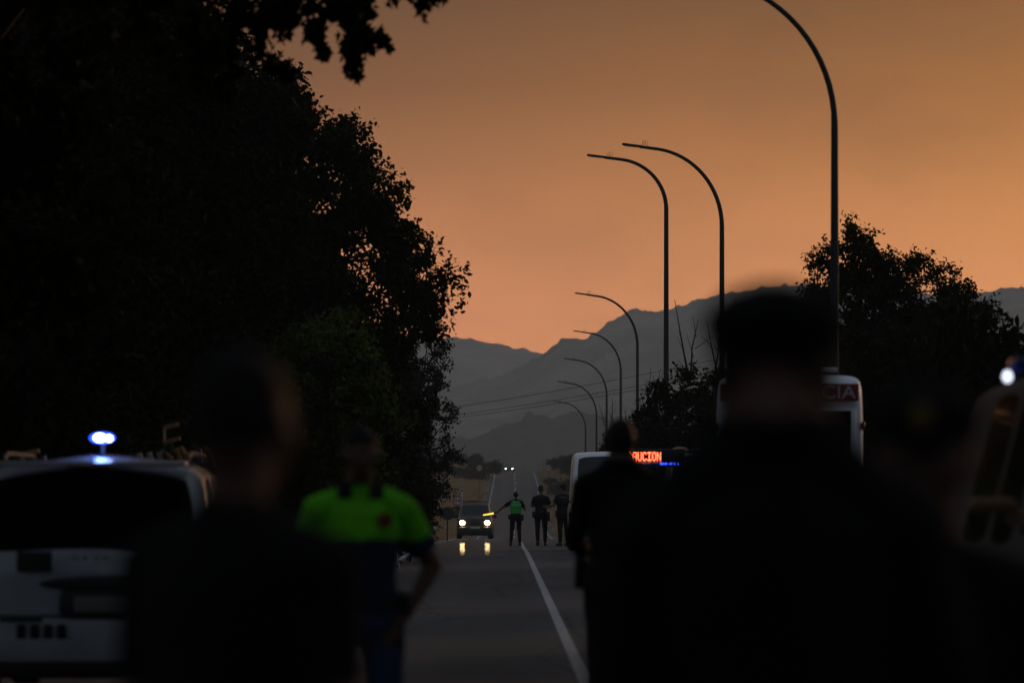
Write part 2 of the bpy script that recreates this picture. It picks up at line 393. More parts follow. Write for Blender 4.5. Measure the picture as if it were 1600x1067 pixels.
# ------------------------------------------------------------------ hills
def hill(name, px, Y0, depth, bump, bsz, m, base=-20, x_ext=None, step=2.0, seed=0, slope_pow=1.3):
    xs_p = [p[0] for p in px]; ys_p = [p[1] for p in px]
    gx = np.arange(xs_p[0]-40, xs_p[-1]+40, 2.0); kk = np.hanning(17); ys_p = np.convolve(np.pad(np.interp(gx, xs_p, ys_p), 8, 'edge'), kk/kk.sum(), 'valid'); xs_p = gx
    X0 = (xs_p[0]-800)/F*Y0; X1 = (xs_p[-1]-800)/F*Y0
    xs = np.arange(X0, X1, step); nr = 34
    vs = []; fs = []
    for j in range(nr):
        t = j/(nr-1)                               # 0 = foot (towards camera), 1 = ridge
        y = Y0 - depth*(1-t)
        for x in xs:
            px_ = 800 + F*x/Y0
            hz = 1.45 + (778 - np.interp(px_, xs_p, ys_p))/F*Y0
            prof = t**slope_pow
            z = base + (hz-base)*prof
            g = noise.noise(Vector((x*3.2/depth+seed, t*1.6, seed)))
            z += g*(hz-base)*.10*math.sin(math.pi*t)
            gul = abs(noise.noise(Vector((x*9/depth+seed, t*.8, seed+5))))
            z -= gul*(hz-base)*.22*math.sin(math.pi*t)
            b = noise.noise(Vector((x/bsz, t*depth/bsz*.5, seed+9))) + .5*noise.noise(Vector((x/bsz*2.3, t*depth/bsz, seed+2)))
            b2 = noise.noise(Vector((x/bsz*.35, t*2, seed+19)))
            z += (max(0, b+.05)*.7 + max(0, b2))*bump
            vs.append((x, y, z))
    n = len(xs)
    for x in xs: vs.append((x, Y0+depth*.4, base))
    for j in range(nr): fs += [(j*n+i, j*n+i+1, (j+1)*n+i+1, (j+1)*n+i) for i in range(n-1)]
    o = MB().use(m).add(vs, fs).build(name); o['kind'] = 'structure'; return o
def hillmat(name, a, b, sc):
    m = bpy.data.materials.new(name); m.use_nodes = True; t = m.node_tree; bs = t.nodes['Principled BSDF']; bs.inputs['Roughness'].default_value = 1; bs.inputs['Specular IOR Level'].default_value = 0
    tc = N(t, 'ShaderNodeTexCoord'); n = N(t, 'ShaderNodeTexNoise', inp={'Scale': sc, 'Detail': 9.0, 'Roughness': .7}); t.links.new(tc.outputs['Object'], n.inputs[0])
    t.links.new(ramp(t, n.outputs[0], [(.4, a), (.6, b)]), bs.inputs['Base Color']); return m
HM1 = hillmat('hill_scrub', (.02, .024, .016), (.2, .16, .11), .012)
HM2 = hillmat('hill_forest', (.02, .028, .018), (.055, .055, .035), .05)
hill('hills', [(300, 560), (560, 520), (640, 532), (695, 529), (730, 529), (765, 536), (800, 545), (830, 549), (846, 555), (880, 575), (960, 600), (1100, 640), (1300, 680), (1500, 700)], 4600, 1500, 7, 9, HM1, step=3, seed=1)
hill('hills', [(560, 640), (660, 618), (720, 600), (790, 586), (846, 556), (868, 538), (890, 531), (915, 531), (930, 522), (945, 508), (970, 494), (988, 486), (1030, 488), (1060, 480), (1100, 468), (1150, 458), (1230, 447), (1330, 452), (1420, 458), (1500, 462), (1545, 456), (1590, 450), (1660, 449), (1800, 470), (2000, 520)], 3500, 1400, 6.5, 7, HM1, step=2.5, seed=11)
hill('hills', [(420, 700), (600, 690), (700, 686), (735, 686), (770, 676), (800, 663), (835, 650), (860, 656), (880, 648), (905, 642), (930, 650), (960, 655), (1000, 642), (1080, 640), (1200, 655), (1400, 660), (1700, 690)], 1900, 500, 5, 7, HM2, step=1.6, seed=21, slope_pow=.8)

# ------------------------------------------------------------------ vegetation
def rnd_unit(rs, n):
    v = rs.normal(size=(n, 3)); return v/np.linalg.norm(v, axis=1)[:, None]
LEAF_S = np.array([(0, 0), (.28, .35), (.2, .75), (0, 1.0), (-.2, .75), (-.28, .35)])          # simple pointed leaf
LEAF_L = np.array([(0, 0), (.25, .02), (.55, -.1), (.42, .22), (.62, .5), (.3, .5), (.2, .72), (0, 1.05), (-.2, .72), (-.3, .5), (-.62, .5), (-.42, .22), (-.55, -.1), (-.25, .02)])   # lobed leaf
def leaves_mesh(name, P, rs, size, shape, mats, droop=.3):
    n = len(P); k = len(shape)
    d = rnd_unit(rs, n); d[:, 2] -= droop; d /= np.linalg.norm(d, axis=1)[:, None]
    u = np.cross(d, rnd_unit(rs, n)); u /= (np.linalg.norm(u, axis=1)[:, None]+1e-6)
    nn = np.cross(d, u)
    s = size*(.6+.8*rs.random(n))
    V = P[:, None, :] + (u[:, None, :]*shape[None, :, 0, None] + d[:, None, :]*shape[None, :, 1, None] + nn[:, None, :]*(np.abs(shape[None, :, 0, None])*.5))*s[:, None, None]
    me = bpy.data.meshes.new(name); me.vertices.add(n*k); me.vertices.foreach_set('co', V.reshape(-1).astype(np.float32))
    me.loops.add(n*k); me.loops.foreach_set('vertex_index', np.arange(n*k, dtype=np.int32))
    me.polygons.add(n); me.polygons.foreach_set('loop_start', np.arange(0, n*k, k, dtype=np.int32)); me.polygons.foreach_set('loop_total', np.full(n, k, dtype=np.int32))
    for m in mats: me.materials.append(m)
    me.polygons.foreach_set('material_index', (rs.random(n) < .3).astype(np.int32)*(len(mats)-1))
    me.update(calc_edges=True); return me
def tree_meshes(name, seed, lobes, trunk_h, nclump, per, leaf, shape=LEAF_S, mats=None, clump_r=.45, trunk_r=.2, spray=5, shell=.55, droop=.3, twigs=True, bare=0, nstem=1):
    """lobes: (cx,cy,cz,rx,ry,rz) crown envelope ellipsoids in tree space. Returns (crown, branches)."""
    rs = np.random.RandomState(seed)
    L = np.array(lobes, float); w = L[:, 3]*L[:, 4]*L[:, 5]; w = w**.8; w /= w.sum()
    C = []
    while len(C) < nclump:
        l = L[rs.choice(len(L), p=w)]; d = rnd_unit(rs, 1)[0]; r = (shell + (1-shell)*rs.random()) if rs.random() < .72 else rs.random()**.5
        p = l[:3] + d*l[3:]*r*(.94+.12*rs.random())
        if p[2] < .3: continue
        if noise.noise(Vector(p*.9)) < -.32: continue
        C.append(p)
    C = np.array(C); cen = np.average(L[:, :3], axis=0, weights=w)
    br = MB().use(M_bark); P = []
    # trunk(s) with limbs
    forks = []
    for s in range(nstem):
        off = np.array([rs.uniform(-.25, .25)*(nstem > 1), rs.uniform(-.25, .25)*(nstem > 1), 0])
        top = np.array([cen[0]*.6+rs.uniform(-.3, .3)*nstem, cen[1]*.6+rs.uniform(-.3, .3), max(L[:, 2]+L[:, 5]*.5)])
        pts = []; rad = []
        for k in range(9):
            t = k/8; q = off*(1-t) + top*t; q[2] = top[2]*t - .25*(k == 0)
            q[0] += .18*math.sin(t*5+s*2+seed); q[1] += .15*math.cos(t*4+s+seed)
            pts.append(tuple(q)); rad.append(trunk_r/math.sqrt(nstem)*(1-t*.85)*(1.25 if k == 0 else 1))
            if t*top[2] > trunk_h*.75: forks.append(np.array(q))
        br.tube(pts, rad, 9)
    forks = np.array(forks)
    for i, c in enumerate(C):
        if i % 2 == 0:
            dd = np.linalg.norm(forks - c, axis=1) + np.maximum(0, forks[:, 2]-c[2]+.2)*1.5
            f = forks[np.argmin(dd)]; m = (f+c)/2 + np.array([0, 0, -.12*np.linalg.norm(c-f)])*rs.uniform(-1, 1) + rs.normal(size=3)*.1
            br.tube([tuple(f), tuple(m), tuple(c)], [.045, .028, .01], 5, caps=False)
        out = (c-cen); out /= np.linalg.norm(out)+1e-6
        nsp = spray; pp = per//nsp
        for q in range(nsp):
            d = rnd_unit(rs, 1)[0]*.9 + out*.7 + np.array([0, 0, .25]); d /= np.linalg.norm(d)
            Ls = clump_r*(.7+1.1*rs.random())
            t = rs.random(pp)**.8
            P.append(c[None]+d[None]*t[:, None]*Ls + rs.normal(size=(pp, 3))*clump_r*.18 - np.array([0, 0, 1.0])[None]*(t**2)[:, None]*droop*.3)
            if twigs: br.tube([tuple(c), tuple(c+d*Ls*.9)], [.01, .004], 4, caps=False)
    for b in range(bare):
        c = C[np.argsort(-C[:, 2])[b % 8]]
        d = np.array([rs.uniform(-.25, .25), rs.uniform(-.2, .2), 1.0]); e = c+d*rs.uniform(.9, 1.9)
        br.tube([tuple(c), tuple((c+e)/2+rs.normal(size=3)*.05), tuple(e)], [.025, .016, .006], 5)
        for _ in range(3):
            q = c+(e-c)*rs.uniform(.3, .8); br.tube([tuple(q), tuple(q+d*.35+rs.normal(size=3)*.15)], [.01, .004], 4)
    P = np.concatenate(P)
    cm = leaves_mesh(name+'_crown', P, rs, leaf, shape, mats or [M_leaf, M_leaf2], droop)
    me = br.mesh(name+'_wood'); me.polygons.foreach_set('use_smooth', [True]*len(me.polygons))
    return cm, me
def tree(kindname, meshes, label, cat, x, y, rz=0, s=(1, 1, 1), group=None, z=None):
    t = thing(kindname, label, cat, (x, y, ground(x, y) if z is None else z), rz, group); t.scale = s
    link('crown', meshes[0], t); link('trunk', meshes[1], t); return t
# shared crowns
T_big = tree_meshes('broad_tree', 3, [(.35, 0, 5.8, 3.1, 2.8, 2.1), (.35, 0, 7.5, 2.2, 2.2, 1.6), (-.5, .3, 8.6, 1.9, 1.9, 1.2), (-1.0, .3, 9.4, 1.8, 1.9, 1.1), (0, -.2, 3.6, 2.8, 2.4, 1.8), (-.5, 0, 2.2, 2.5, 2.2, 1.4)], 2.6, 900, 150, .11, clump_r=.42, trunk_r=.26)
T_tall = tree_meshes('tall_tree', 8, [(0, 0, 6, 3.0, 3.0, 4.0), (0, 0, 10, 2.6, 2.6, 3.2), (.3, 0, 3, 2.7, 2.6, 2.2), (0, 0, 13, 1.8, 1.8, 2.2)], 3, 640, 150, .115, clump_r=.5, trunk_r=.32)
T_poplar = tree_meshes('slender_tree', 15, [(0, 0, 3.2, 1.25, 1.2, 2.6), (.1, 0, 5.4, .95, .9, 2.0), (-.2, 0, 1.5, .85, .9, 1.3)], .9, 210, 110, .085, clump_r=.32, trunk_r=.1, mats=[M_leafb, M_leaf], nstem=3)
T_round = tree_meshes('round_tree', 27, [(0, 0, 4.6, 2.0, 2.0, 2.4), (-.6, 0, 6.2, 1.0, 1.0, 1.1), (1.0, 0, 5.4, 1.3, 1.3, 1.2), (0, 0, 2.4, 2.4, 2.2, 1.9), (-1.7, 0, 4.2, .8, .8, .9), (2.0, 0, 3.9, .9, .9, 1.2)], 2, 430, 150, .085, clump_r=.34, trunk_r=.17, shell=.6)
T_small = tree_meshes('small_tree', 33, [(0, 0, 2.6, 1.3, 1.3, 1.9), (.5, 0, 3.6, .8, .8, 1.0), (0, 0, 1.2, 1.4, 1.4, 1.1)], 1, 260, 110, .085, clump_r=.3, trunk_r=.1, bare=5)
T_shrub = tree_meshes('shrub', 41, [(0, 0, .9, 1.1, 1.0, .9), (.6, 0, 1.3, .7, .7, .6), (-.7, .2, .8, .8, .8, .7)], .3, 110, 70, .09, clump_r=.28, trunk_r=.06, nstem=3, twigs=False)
# left-hand avenue
G1 = 'trees lining the left side of the road'
tree('broadleaf_tree', T_big, 'dense dark tree whose rounded crown meets the orange sky on the left of the road', 'tree', -4.65, 76, 0.0, (1.0, 1, 1.0), G1)
tree('broadleaf_tree', T_big, 'dark tree crown behind the head of the officer in the green shirt', 'tree', -6.3, 60, 2.1, (1.05, 1.05, .96), G1)
tree('tall_tree', T_tall, 'tallest black tree crown filling the sky over the white car with the blue beacon', 'tree', -7.4, 50, 1.0, (1.0, 1, .95), G1)
tree('tall_tree', T_tall, 'black tree crown at the left edge behind the tan roof bracket', 'tree', -8.6, 62, 2.9, (1, 1, 1), G1)
tree('broadleaf_tree', T_big, 'dim leafy tree behind the tall crowns, low boughs catching green light', 'tree', -7.6, 92, 4.0, (1.1, 1.1, 1.05), G1)
tree('broadleaf_tree', T_big, 'dark tree between the poplars and the big rounded crown', 'tree', -5.9, 104, 5.1, (.95, .95, .78), G1)
tree('tall_tree', T_tall, 'dark tall tree deep behind the left row of trees', 'tree', -13, 88, 5.0, (1.2, 1.2, 1.1), G1)
for i, (px_, y, s, hh, lb) in enumerate([(650, 120, .97, 1.02, 'slender bluish tree beside the round sign back, its edge ragged against the grey hill'), (615, 128, 1.1, 1.0, 'slender bluish tree, second from the road edge, behind the green shirted officer'),
        (590, 112, 1.2, .95, 'slender dim tree behind the shoulder of the green shirted officer'), (545, 120, 1.3, 1.0, 'slender dim tree directly behind the head of the green shirted officer')]):
    X = (px_-800)/F*y; tree('slender_tree', T_poplar, lb, 'tree', X, y, i*1.7, (s, s, hh), 'slender trees at the brow of the road')
for i, (px_, y, s, lb) in enumerate([(632, 108, .6, 'low dark shrub under the slender trees at the road edge'), (618, 98, .8, 'dark shrub behind the elbow of the green shirted officer'), (572, 88, 1.1, 'dark shrub filling the gap under the left tree crowns'),
        (520, 84, 1.5, 'broad shrub under the rounded left crown'), (430, 74, 1.5, 'black shrub beside the head of the near bareheaded man'), (340, 66, 1.4, 'black shrub beyond the roof of the white car'), (230, 60, 1.4, 'black shrub behind the blue beacon'), (110, 56, 1.5, 'black shrub left of the blue beacon'), (10, 54, 1.5, 'black shrub at the left edge of the photo')]):
    X = (px_-800)/F*y; tree('shrub', T_shrub, lb, 'shrub', X, y, i*1.3, (s, s, s*1.25), 'shrubs under the left trees')
T_lit = tree_meshes('lit_leaf_tree', 71, [(0, 0, 2.6, 1.3, 1.3, 1.9), (.3, 0, 3.7, .8, .8, 1.0), (0, 0, 1.2, 1.4, 1.4, 1.1)], 1, 230, 110, .085, clump_r=.3, trunk_r=.1, mats=[leafmat('leaf_painted_lit', (.06, .085, .018), .2), M_leaf2])  # brighter leaf colour stands for green light on the foliage
tree('small_tree', T_lit, 'small tree, green light painted into its leaves, behind the face of the near bareheaded man', 'tree', (508-800)/F*68, 68, .6, (1.0, 1.0, 1.0), None)
# overhanging plane tree (near, upper left)
def plane_tree():
    y0 = 36.0; rs = np.random.RandomState(5)
    lobes = [(0, 0, 6.5, 2.6, 3, 3.2), (-.3, 0, 9.5, 3, 3, 3), (0, 0, 4.2, 2.2, 2.5, 1.6)]
    base = tree_meshes('plane_tree', 51, lobes, 2.6, 330, 90, .13, LEAF_L, [M_leaf, M_leaf2], clump_r=.45, trunk_r=.28)
    x0 = -6.2
    t = thing('plane_tree', 'near plane tree at the upper left, lobed leaves hanging into the sky', 'tree', (x0, y0, ground(x0, y0)))
    link('crown', base[0], t); link('trunk', base[1], t)
    # long limb with hanging sprays reaching over the verge
    br = MB().use(M_bark); P = []
    def pt(px_, py_, dy=0): return np.array([(px_-800)/F*(y0+dy)-x0, dy, 1.45+(778-py_)/F*(y0+dy)-t.location.z])
    limb = [(100, -90), (330, -60), (470, -55), (560, -60), (640, -50), (700, -55)]
    L = [tuple(pt(a, b)) for a, b in limb]; br.tube([tuple(np.array([0, 0, 4.0]))]+L, [.11, .09, .06, .045, .03, .02, .012], 7)
    sprays = [((430, -50), (455, 40)), ((455, -50), (440, 60)), ((480, -60), (490, 75)), ((490, 20), (505, 82)), ((520, -60), (545, 40)), ((540, -60), (560, 110)), ((555, 20), (558, 122)), ((560, -60), (578, 78)), ((565, 50), (601, 64)),
              ((575, -60), (575, 20)), ((555, -40), (550, 60)), ((500, -60), (520, 20)), ((640, -55), (660, 18)), ((620, -60), (616, 4)), ((670, -55), (684, 2)), ((400, -40), (430, 20)), ((410, -20), (405, 70)), ((380, -30), (370, 120)), ((460, 0), (420, 40)),
              ((440, -60), (470, 0)), ((540, -40), (530, 30)), ((560, 60), (545, 100)), ((395, 60), (450, 118)), ((330, 0), (350, 160)), ((350, -20), (400, 40)), ((300, 0), (320, 140))]
    for i, (a, b) in enumerate(sprays):
        dy = rs.uniform(-.7, .7); A = pt(*a, dy); B = pt(*b, dy+rs.uniform(-.2, .2)); m = (A+B)/2 + rs.normal(size=3)*.04
        br.tube([tuple(A), tuple(m), tuple(B)], [.012, .008, .003], 5)
        ln = np.linalg.norm(B-A); n = int(30+75*ln)
        tt = rs.random(n)**.75; base_p = (A[None]*(1-tt[:, None])**2 + 2*m[None]*(tt*(1-tt))[:, None] + B[None]*(tt**2)[:, None])
        P.append(base_p + rs.normal(size=(n, 3))*np.array([.05, .08, .05])*(1.25-tt[:, None]*.7))
    me = leaves_mesh('hanging_sprays', np.concatenate(P), rs, .085, LEAF_L, [M_leaf, M_leaf2], .5)
    link('foliage_sprays', me, t); mm = br.mesh('limb'); link('limb', mm, t)
plane_tree()
# right-hand trees
G2 = 'trees on the right verge'
tree('round_tree', T_round, 'dark tree behind the nearest tall lamp post, ragged dome against the orange sky', 'tree', 8.2, 86, .1, (1.0, 1, 1.0), G2)
tree('round_tree', T_round, 'lower dark tree falling away to the right of the ragged domed tree', 'tree', 9.3, 84, 2.2, (1.0, 1, .78), G2)
tree('round_tree', T_round, 'dark tree at the right edge under the grey hill', 'tree', 11.6, 78, 4.0, (1.1, 1.1, .64), G2)
tree('round_tree', T_round, 'dark tree hidden mostly by the ambulance and the tall near figure', 'tree', 6.9, 84, 5.0, (.8, .8, .74), G2)
tree('small_tree', T_small, 'dark tree with bare twigs rising from its top, behind the second tallest lamp post', 'tree', 4.95, 104, .4, (1.35, 1.2, 1.12), 'small trees behind the lamp posts')
tree('small_tree', T_small, 'small dark tree over the red lettered sign, between two lamp posts', 'tree', 4.5, 126, 1.6, (1.3, 1.2, .96), 'small trees behind the lamp posts')
tree('small_tree', T_small, 'low leafy tree beside the head of the figure left of the red lettering', 'tree', 4.5, 150, 2.6, (1.25, 1.2, .92), 'small trees behind the lamp posts')
tree('small_tree', T_small, 'dark bush-like tree behind the left edge of the ambulance', 'tree', 6.3, 100, 3.4, (1.1, 1.1, 1.0), 'small trees behind the lamp posts')
for i, (X, y, s, lb) in enumerate([(5.6, 96, 1.2, 'dark shrub behind the parked vehicles, left of the ambulance'), (6.6, 72, 1.5, 'dark shrub to the right of the ambulance roof'), (8.0, 70, 1.7, 'dark shrub behind the capped man'), (9.4, 68, 1.8, 'dark shrub above the lit lamp at the right edge'), (5.2, 135, 1.2, 'dim shrub between the farther lamp posts')]):
    tree('shrub', T_shrub, lb, 'shrub', X, y, i*1.1, (s, s, s*1.3), 'shrubs on the right verge')
# hazy far shrubs at the brow
for px_, y, s, hz, lb in [(758, 560, 2.0, 1.6, 'hazy rounded shrub left of the far car'), (724, 540, 1.9, 1.0, 'hazy low shrub at the left of the far brow'), (741, 600, 1.5, 1.6, 'pale hazy shrub behind the small round sign'),
        (887, 470, 1.8, 1.3, 'hazy dark shrub beside the white van roof'), (862, 520, 1.1, .7, 'small shrub at the foot of the right pair of signs'), (905, 500, 2.0, 1.5, 'hazy shrub just over the roof of the white van'),
        (727, 420, 1.3, .6, 'low dark scrub on the bank above the stopped car'), (738, 455, 1.2, .5, 'low scrub on the bank beside the far road edge'), (712, 400, 1.2, .6, 'low scrub on the bank by the dark tree edge'), (877, 560, 1.6, 1.2, 'faint shrub farther up the right bank'), (700, 560, 2.2, 1.6, 'hazy shrub at the edge of the left trees')]:
    X = (px_-800)/F*y; tree('shrub', T_shrub, lb, 'shrub', X, y, px_*.1, (s, s, hz), 'shrubs on the far banks')
# unseen trees added around the camera to block sky light from the foreground
T_cano = tree_meshes('added_canopy', 61, [(0, 0, 10.5, 6.0, 6.0, 2.6), (2.5, 1, 9.6, 4.5, 4.5, 2.0), (-2.5, -1, 9.8, 4.5, 4.5, 2.2)], 6, 420, 70, .36, clump_r=.9, trunk_r=.32, shell=.4, twigs=False)
for i, (x, y, mm, sc, side) in enumerate([(-6.5, 22, T_cano, 1.0, 'left'), (6.8, 20, T_cano, 1.0, 'right'), (-6.8, 9, T_cano, 1.0, 'left'), (6.8, 7, T_cano, 1.0, 'right'), (-6.6, -5, T_cano, 1.0, 'left'), (6.9, -7, T_cano, 1.0, 'right'),
        (-7, -19, T_cano, .9, 'left'), (7, -21, T_cano, .9, 'right'), (-8.5, 16, T_tall, 1.2, 'left'), (-8.5, 2, T_tall, 1.2, 'left'), (9, 26, T_tall, 1.1, 'right'), (9, 13, T_tall, 1.2, 'right'), (9, 0, T_tall, 1.2, 'right'), (-6, 33, T_cano, 1.0, 'left'), (7.2, 34, T_cano, 1.0, 'right'), (-11, -28, T_tall, 1.3, 'left'), (11, -28, T_tall, 1.3, 'right'), (-2.5, -30, T_tall, 1.2, 'middle'), (2.5, -30, T_tall, 1.2, 'middle'), (-9, -13, T_tall, 1.2, 'left'), (9, -14, T_tall, 1.2, 'right'),
        (-5, -32, T_tall, 1.2, 'left'), (0, -36, T_tall, 1.2, 'middle'), (5, -32, T_tall, 1.2, 'right')]):
    tree('added_shade_tree', mm, 'unseen tree added around the camera to shade the foreground', 'tree', x, y, i*1.3, (sc, sc, 1), 'added shade trees around the camera')

def grass():
    rs = np.random.RandomState(77); P = []; n = 0
    V = []; Fc = []
    def tuft(x, y, h, k, sp):
        z = ground(x, y) - .02
        for _ in range(k):
            a = rs.uniform(0, 6.28); dx, dy = math.cos(a), math.sin(a); bx = x+rs.normal()*sp; by = y+rs.normal()*sp
            hh = h*rs.uniform(.5, 1.2); w = .012+.006*rs.random(); w *= 1+y/160; l = rs.uniform(.1, .5)*hh
            o = len(V); V.extend([(bx-dy*w, by+dx*w, z), (bx+dy*w, by-dx*w, z), (bx+dx*l*.4+dy*w*.7, by+dy*l*.4-dx*w*.7, z+hh*.6), (bx+dx*l*.4-dy*w*.7, by+dy*l*.4+dx*w*.7, z+hh*.6), (bx+dx*l, by+dy*l, z+hh)])
            Fc.append((o, o+1, o+2, o+3)); Fc.append((o+3, o+2, o+4))
    for _ in range(3800):
        y = rs.uniform(40, 330); s = -1 if rs.random() < .6 else 1
        d = 4.0 + rs.exponential(1.8); tuft(xc(y)+s*d, y, .22+.2*rs.random(), 9, .12)
    for _ in range(5200):
        y = rs.uniform(330, 690); s = -1 if rs.random() < .5 else 1
        d = 4.3 + rs.exponential(3.0); tuft(xc(y)+s*d, y, .35+.35*rs.random(), 7, .3)
    m = mat('dry_grass', (.30, .21, .13), .9, spec=.1, var=.4, vscale=.4, trans=.2)
    me = bpy.data.meshes.new('dry_grass'); me.from_pydata(V, [], Fc); me.materials.append(m); o = link('dry_grass', me); o['kind'] = 'stuff'
    o['label'] = 'dry pale grass along the verges and far banks'; o['category'] = 'grass'
grass()

# ------------------------------------------------------------------ street lamps
def lamp(px_, y, tip_dx, tip_py, rvpx, rhpx, label, r0=.1, r1=.055):
    pm = F/y; X = (px_-800)/pm; gz = ground(X, y)
    t = thing('street_lamp', label, 'street lamp', (X, y, gz), 0, 'curved street lamps along the right verge')
    zt = 1.45+(778-tip_py)/pm-gz; rv = rvpx/pm; rh = rhpx/pm; w = tip_dx/pm
    am = R(83); ex = rh*(1-math.cos(am)); slope = rv*math.cos(am)/(rh*math.sin(am)); z0 = zt-slope*(w-ex)-rv*math.sin(am)
    pts = [(0, 0, -.1)] + [(0, 0, .3+(z0-.3)*k/6) for k in range(7)]
    rad = [r0] + [r0+(r1-r0)*k/6*.8 for k in range(7)]
    for k in range(1, 17):
        a = am*k/16; pts.append((-rh*(1-math.cos(a)), 0, z0+rv*math.sin(a))); rad.append(r1*(1.05-.3*k/16))
    lx = w-ex; pts.append((-ex-lx*.5, 0, zt-slope*lx*.5)); rad.append(r1*.7)
    MB().tube(pts, rad, 14).build('pole', M_galv, t)
    MB().tube([(0, 0, 0), (0, 0, .03)], [.2, .2], 16).build('base_plate', M_galv, t)
    MB().box((0, -r0-.005, .9), (.1, .02, .35), bev=.006).build('service_hatch', M_galv, t)
    hx = -ex-lx*.42
    hd = MB().box(((hx-w)/2, 0, zt-slope*lx*.2), (abs(w+hx), .24, .05), ry=math.atan(slope), bev=.018)
    hd.build('lamp_head', M_galv, t)
    sp = MB()
    for k in range(4): sp.tube([(hx+.05*k, 0, zt-slope*lx*.4), (hx+.05*k+random.uniform(-.04, .04), random.uniform(-.04, .04), zt+.1)], [.006, .004], 4)
    sp.build('bird_spikes', M_galv, t)
    MB().box(((hx-w)/2-.05, 0, zt-slope*lx*.2-.028), (abs(w+hx)*.6, .16, .008), ry=math.atan(slope)).build('lens', M_swhite, t)
random.seed(4)
lamp(1304, 55, 292, -45, 230, 223, 'nearest and tallest street lamp, its arm leaving the top of the picture', .078, .043)
lamp(1128, 100, 156, 226, 122, 116, 'second nearest street lamp, wide arm ending high in the orange sky', .085, .055)
lamp(1041, 112, 124, 243, 78, 80, 'street lamp with the flat short arm, left of the second nearest lamp', .09, .06)
lamp(996, 174, 98, 458, 78, 72, 'fourth street lamp from the camera, its arm just above the hill ridge', .085, .06)
lamp(970, 215, 74, 517, 60, 54, 'fifth street lamp from the camera, arm tip touching the hill ridge')
lamp(948, 240, 67, 560, 55, 50, 'sixth street lamp from the camera, arm against the grey hill')
lamp(932, 262, 62, 596, 50, 46, 'seventh street lamp from the camera, second from the far end')
lamp(915, 305, 50, 627, 42, 38, 'farthest and smallest street lamp, over the white van')

# ------------------------------------------------------------------ road signs
def sign(px_, py_, dpx, y, label, kind='overtake', lean=0):
    pm = F/y; X = (px_-800)/pm; Z = 1.45+(778-py_)/pm; r = dpx/pm/2; gz = ground(X, y)
    t = thing('road_sign', label, 'road sign', (X, y, gz), lean, None); z = Z-gz
    MB().tube([(0, .03, -.2), (0, .03, z+r*.6)], [.03, .03], 10).build('post', M_galv, t)
    if kind == 'back':
        MB().disc((0, 0, z), r, .012).build('disc', M_sblack, t); MB().box((0, .015, z), (.05, .02, r*1.3)).build('bracket', M_galv, t); return t
    MB().disc((0, 0, z), r, .012).build('disc', M_swhite, t)
    MB().ring((0, -.011, z), r, r*.80, .012).build('rim', M_red, t)
    if kind == 'overtake':
        for sx, m in ((-1, M_red), (1, M_sblack)):
            c = MB(); cx = sx*r*.34
            c.box((cx, -.011, z-.02*r), (r*.5, .008, r*.22), bev=.002); c.box((cx, -.011, z+r*.16), (r*.3, .008, r*.18), bev=.002)
            for w_ in (-1, 1): c.disc((cx+w_*r*.15, -.0115, z-r*.16), r*.09, .008, 12)
            c.build('car_symbol', m, t)
    elif kind == 'bar':
        MB().box((0, -.011, z), (r*.22, .008, r*1.5), ry=.7, bev=.002).build('diagonal_bar', M_sblack, t)
    return t
sign(715, 782, 14.5, 225, 'round red rimmed no overtaking sign beside the stopped car')
sign(749, 731, 10, 430, 'small hazy round sign on the left of the far road')
sign(857, 731, 10, 500, 'hazy round sign on the right of the far road, the lower of a pair')
sign(849, 721, 7.5, 610, 'faintest round sign, the higher and farther of the right pair', 'bar')
sign(699, 802, 21, 165, 'black back of a round sign under the dark trees left of the stopped car', 'back')
def delineator(px_, ytop, y, label, lean):
    pm = F/y; X = (px_-800)/pm; gz = ground(X, y); h = 1.45+(778-ytop)/pm-gz
    t = thing('delineator_post', label, 'marker post', (X, y, gz), 0, 'marker posts on the left verge'); t.rotation_euler = (0, lean, 0)
    MB().box((0, 0, h/2), (.11, .09, h), bev=.02).build('post', M_swhite, t); MB().box((0, -.002, h-.16), (.118, .1, .14), bev=.01).build('black_band', M_sblack, t)
delineator(622, 832, 78, 'pale marker post just right of the elbow of the green shirted officer', -.18)
delineator(667, 820, 104, 'thin pale marker post farther along the left verge', .3)
delineator(722, 763, 300, 'thin pale post behind the stopped car', 0)

def power_line():
    t = thing('power_line', 'thin black overhead cables crossing in front of the hills', 'power line', (0, 300, 0))
    y = 0
    for (xa, za, xb, zb, sag) in [(-13, 7.4, 23, 13.9, .55), (-13, 6.9, 23, 12.9, .55), (-13, 6.75, 23, 12.6, .6)]:
        pts = []
        for k in range(25):
            u = k/24; pts.append((xa+(xb-xa)*u, y, za+(zb-za)*u-sag*4*u*(1-u)))
        MB().tube(pts, .022, 5).build('cable', M_sblack, t)
    for (x, h, lb) in ((-13, 8.4, 'wooden pole holding the cables, behind the left trees'), (23, 14.4, 'wooden pole holding the cables, behind the right trees')):
        g = ground(x, 300); p = thing('utility_pole', lb, 'utility pole', (x, 300, g))
        MB().tube([(0, 0, -.3), (0, 0, h-g)], [.16, .1], 10).build('pole', M_bark, p); MB().box((0, 0, h-g-.5), (1.6, .1, .12), rz=R(90)).build('crossarm', M_bark, p)
power_line()

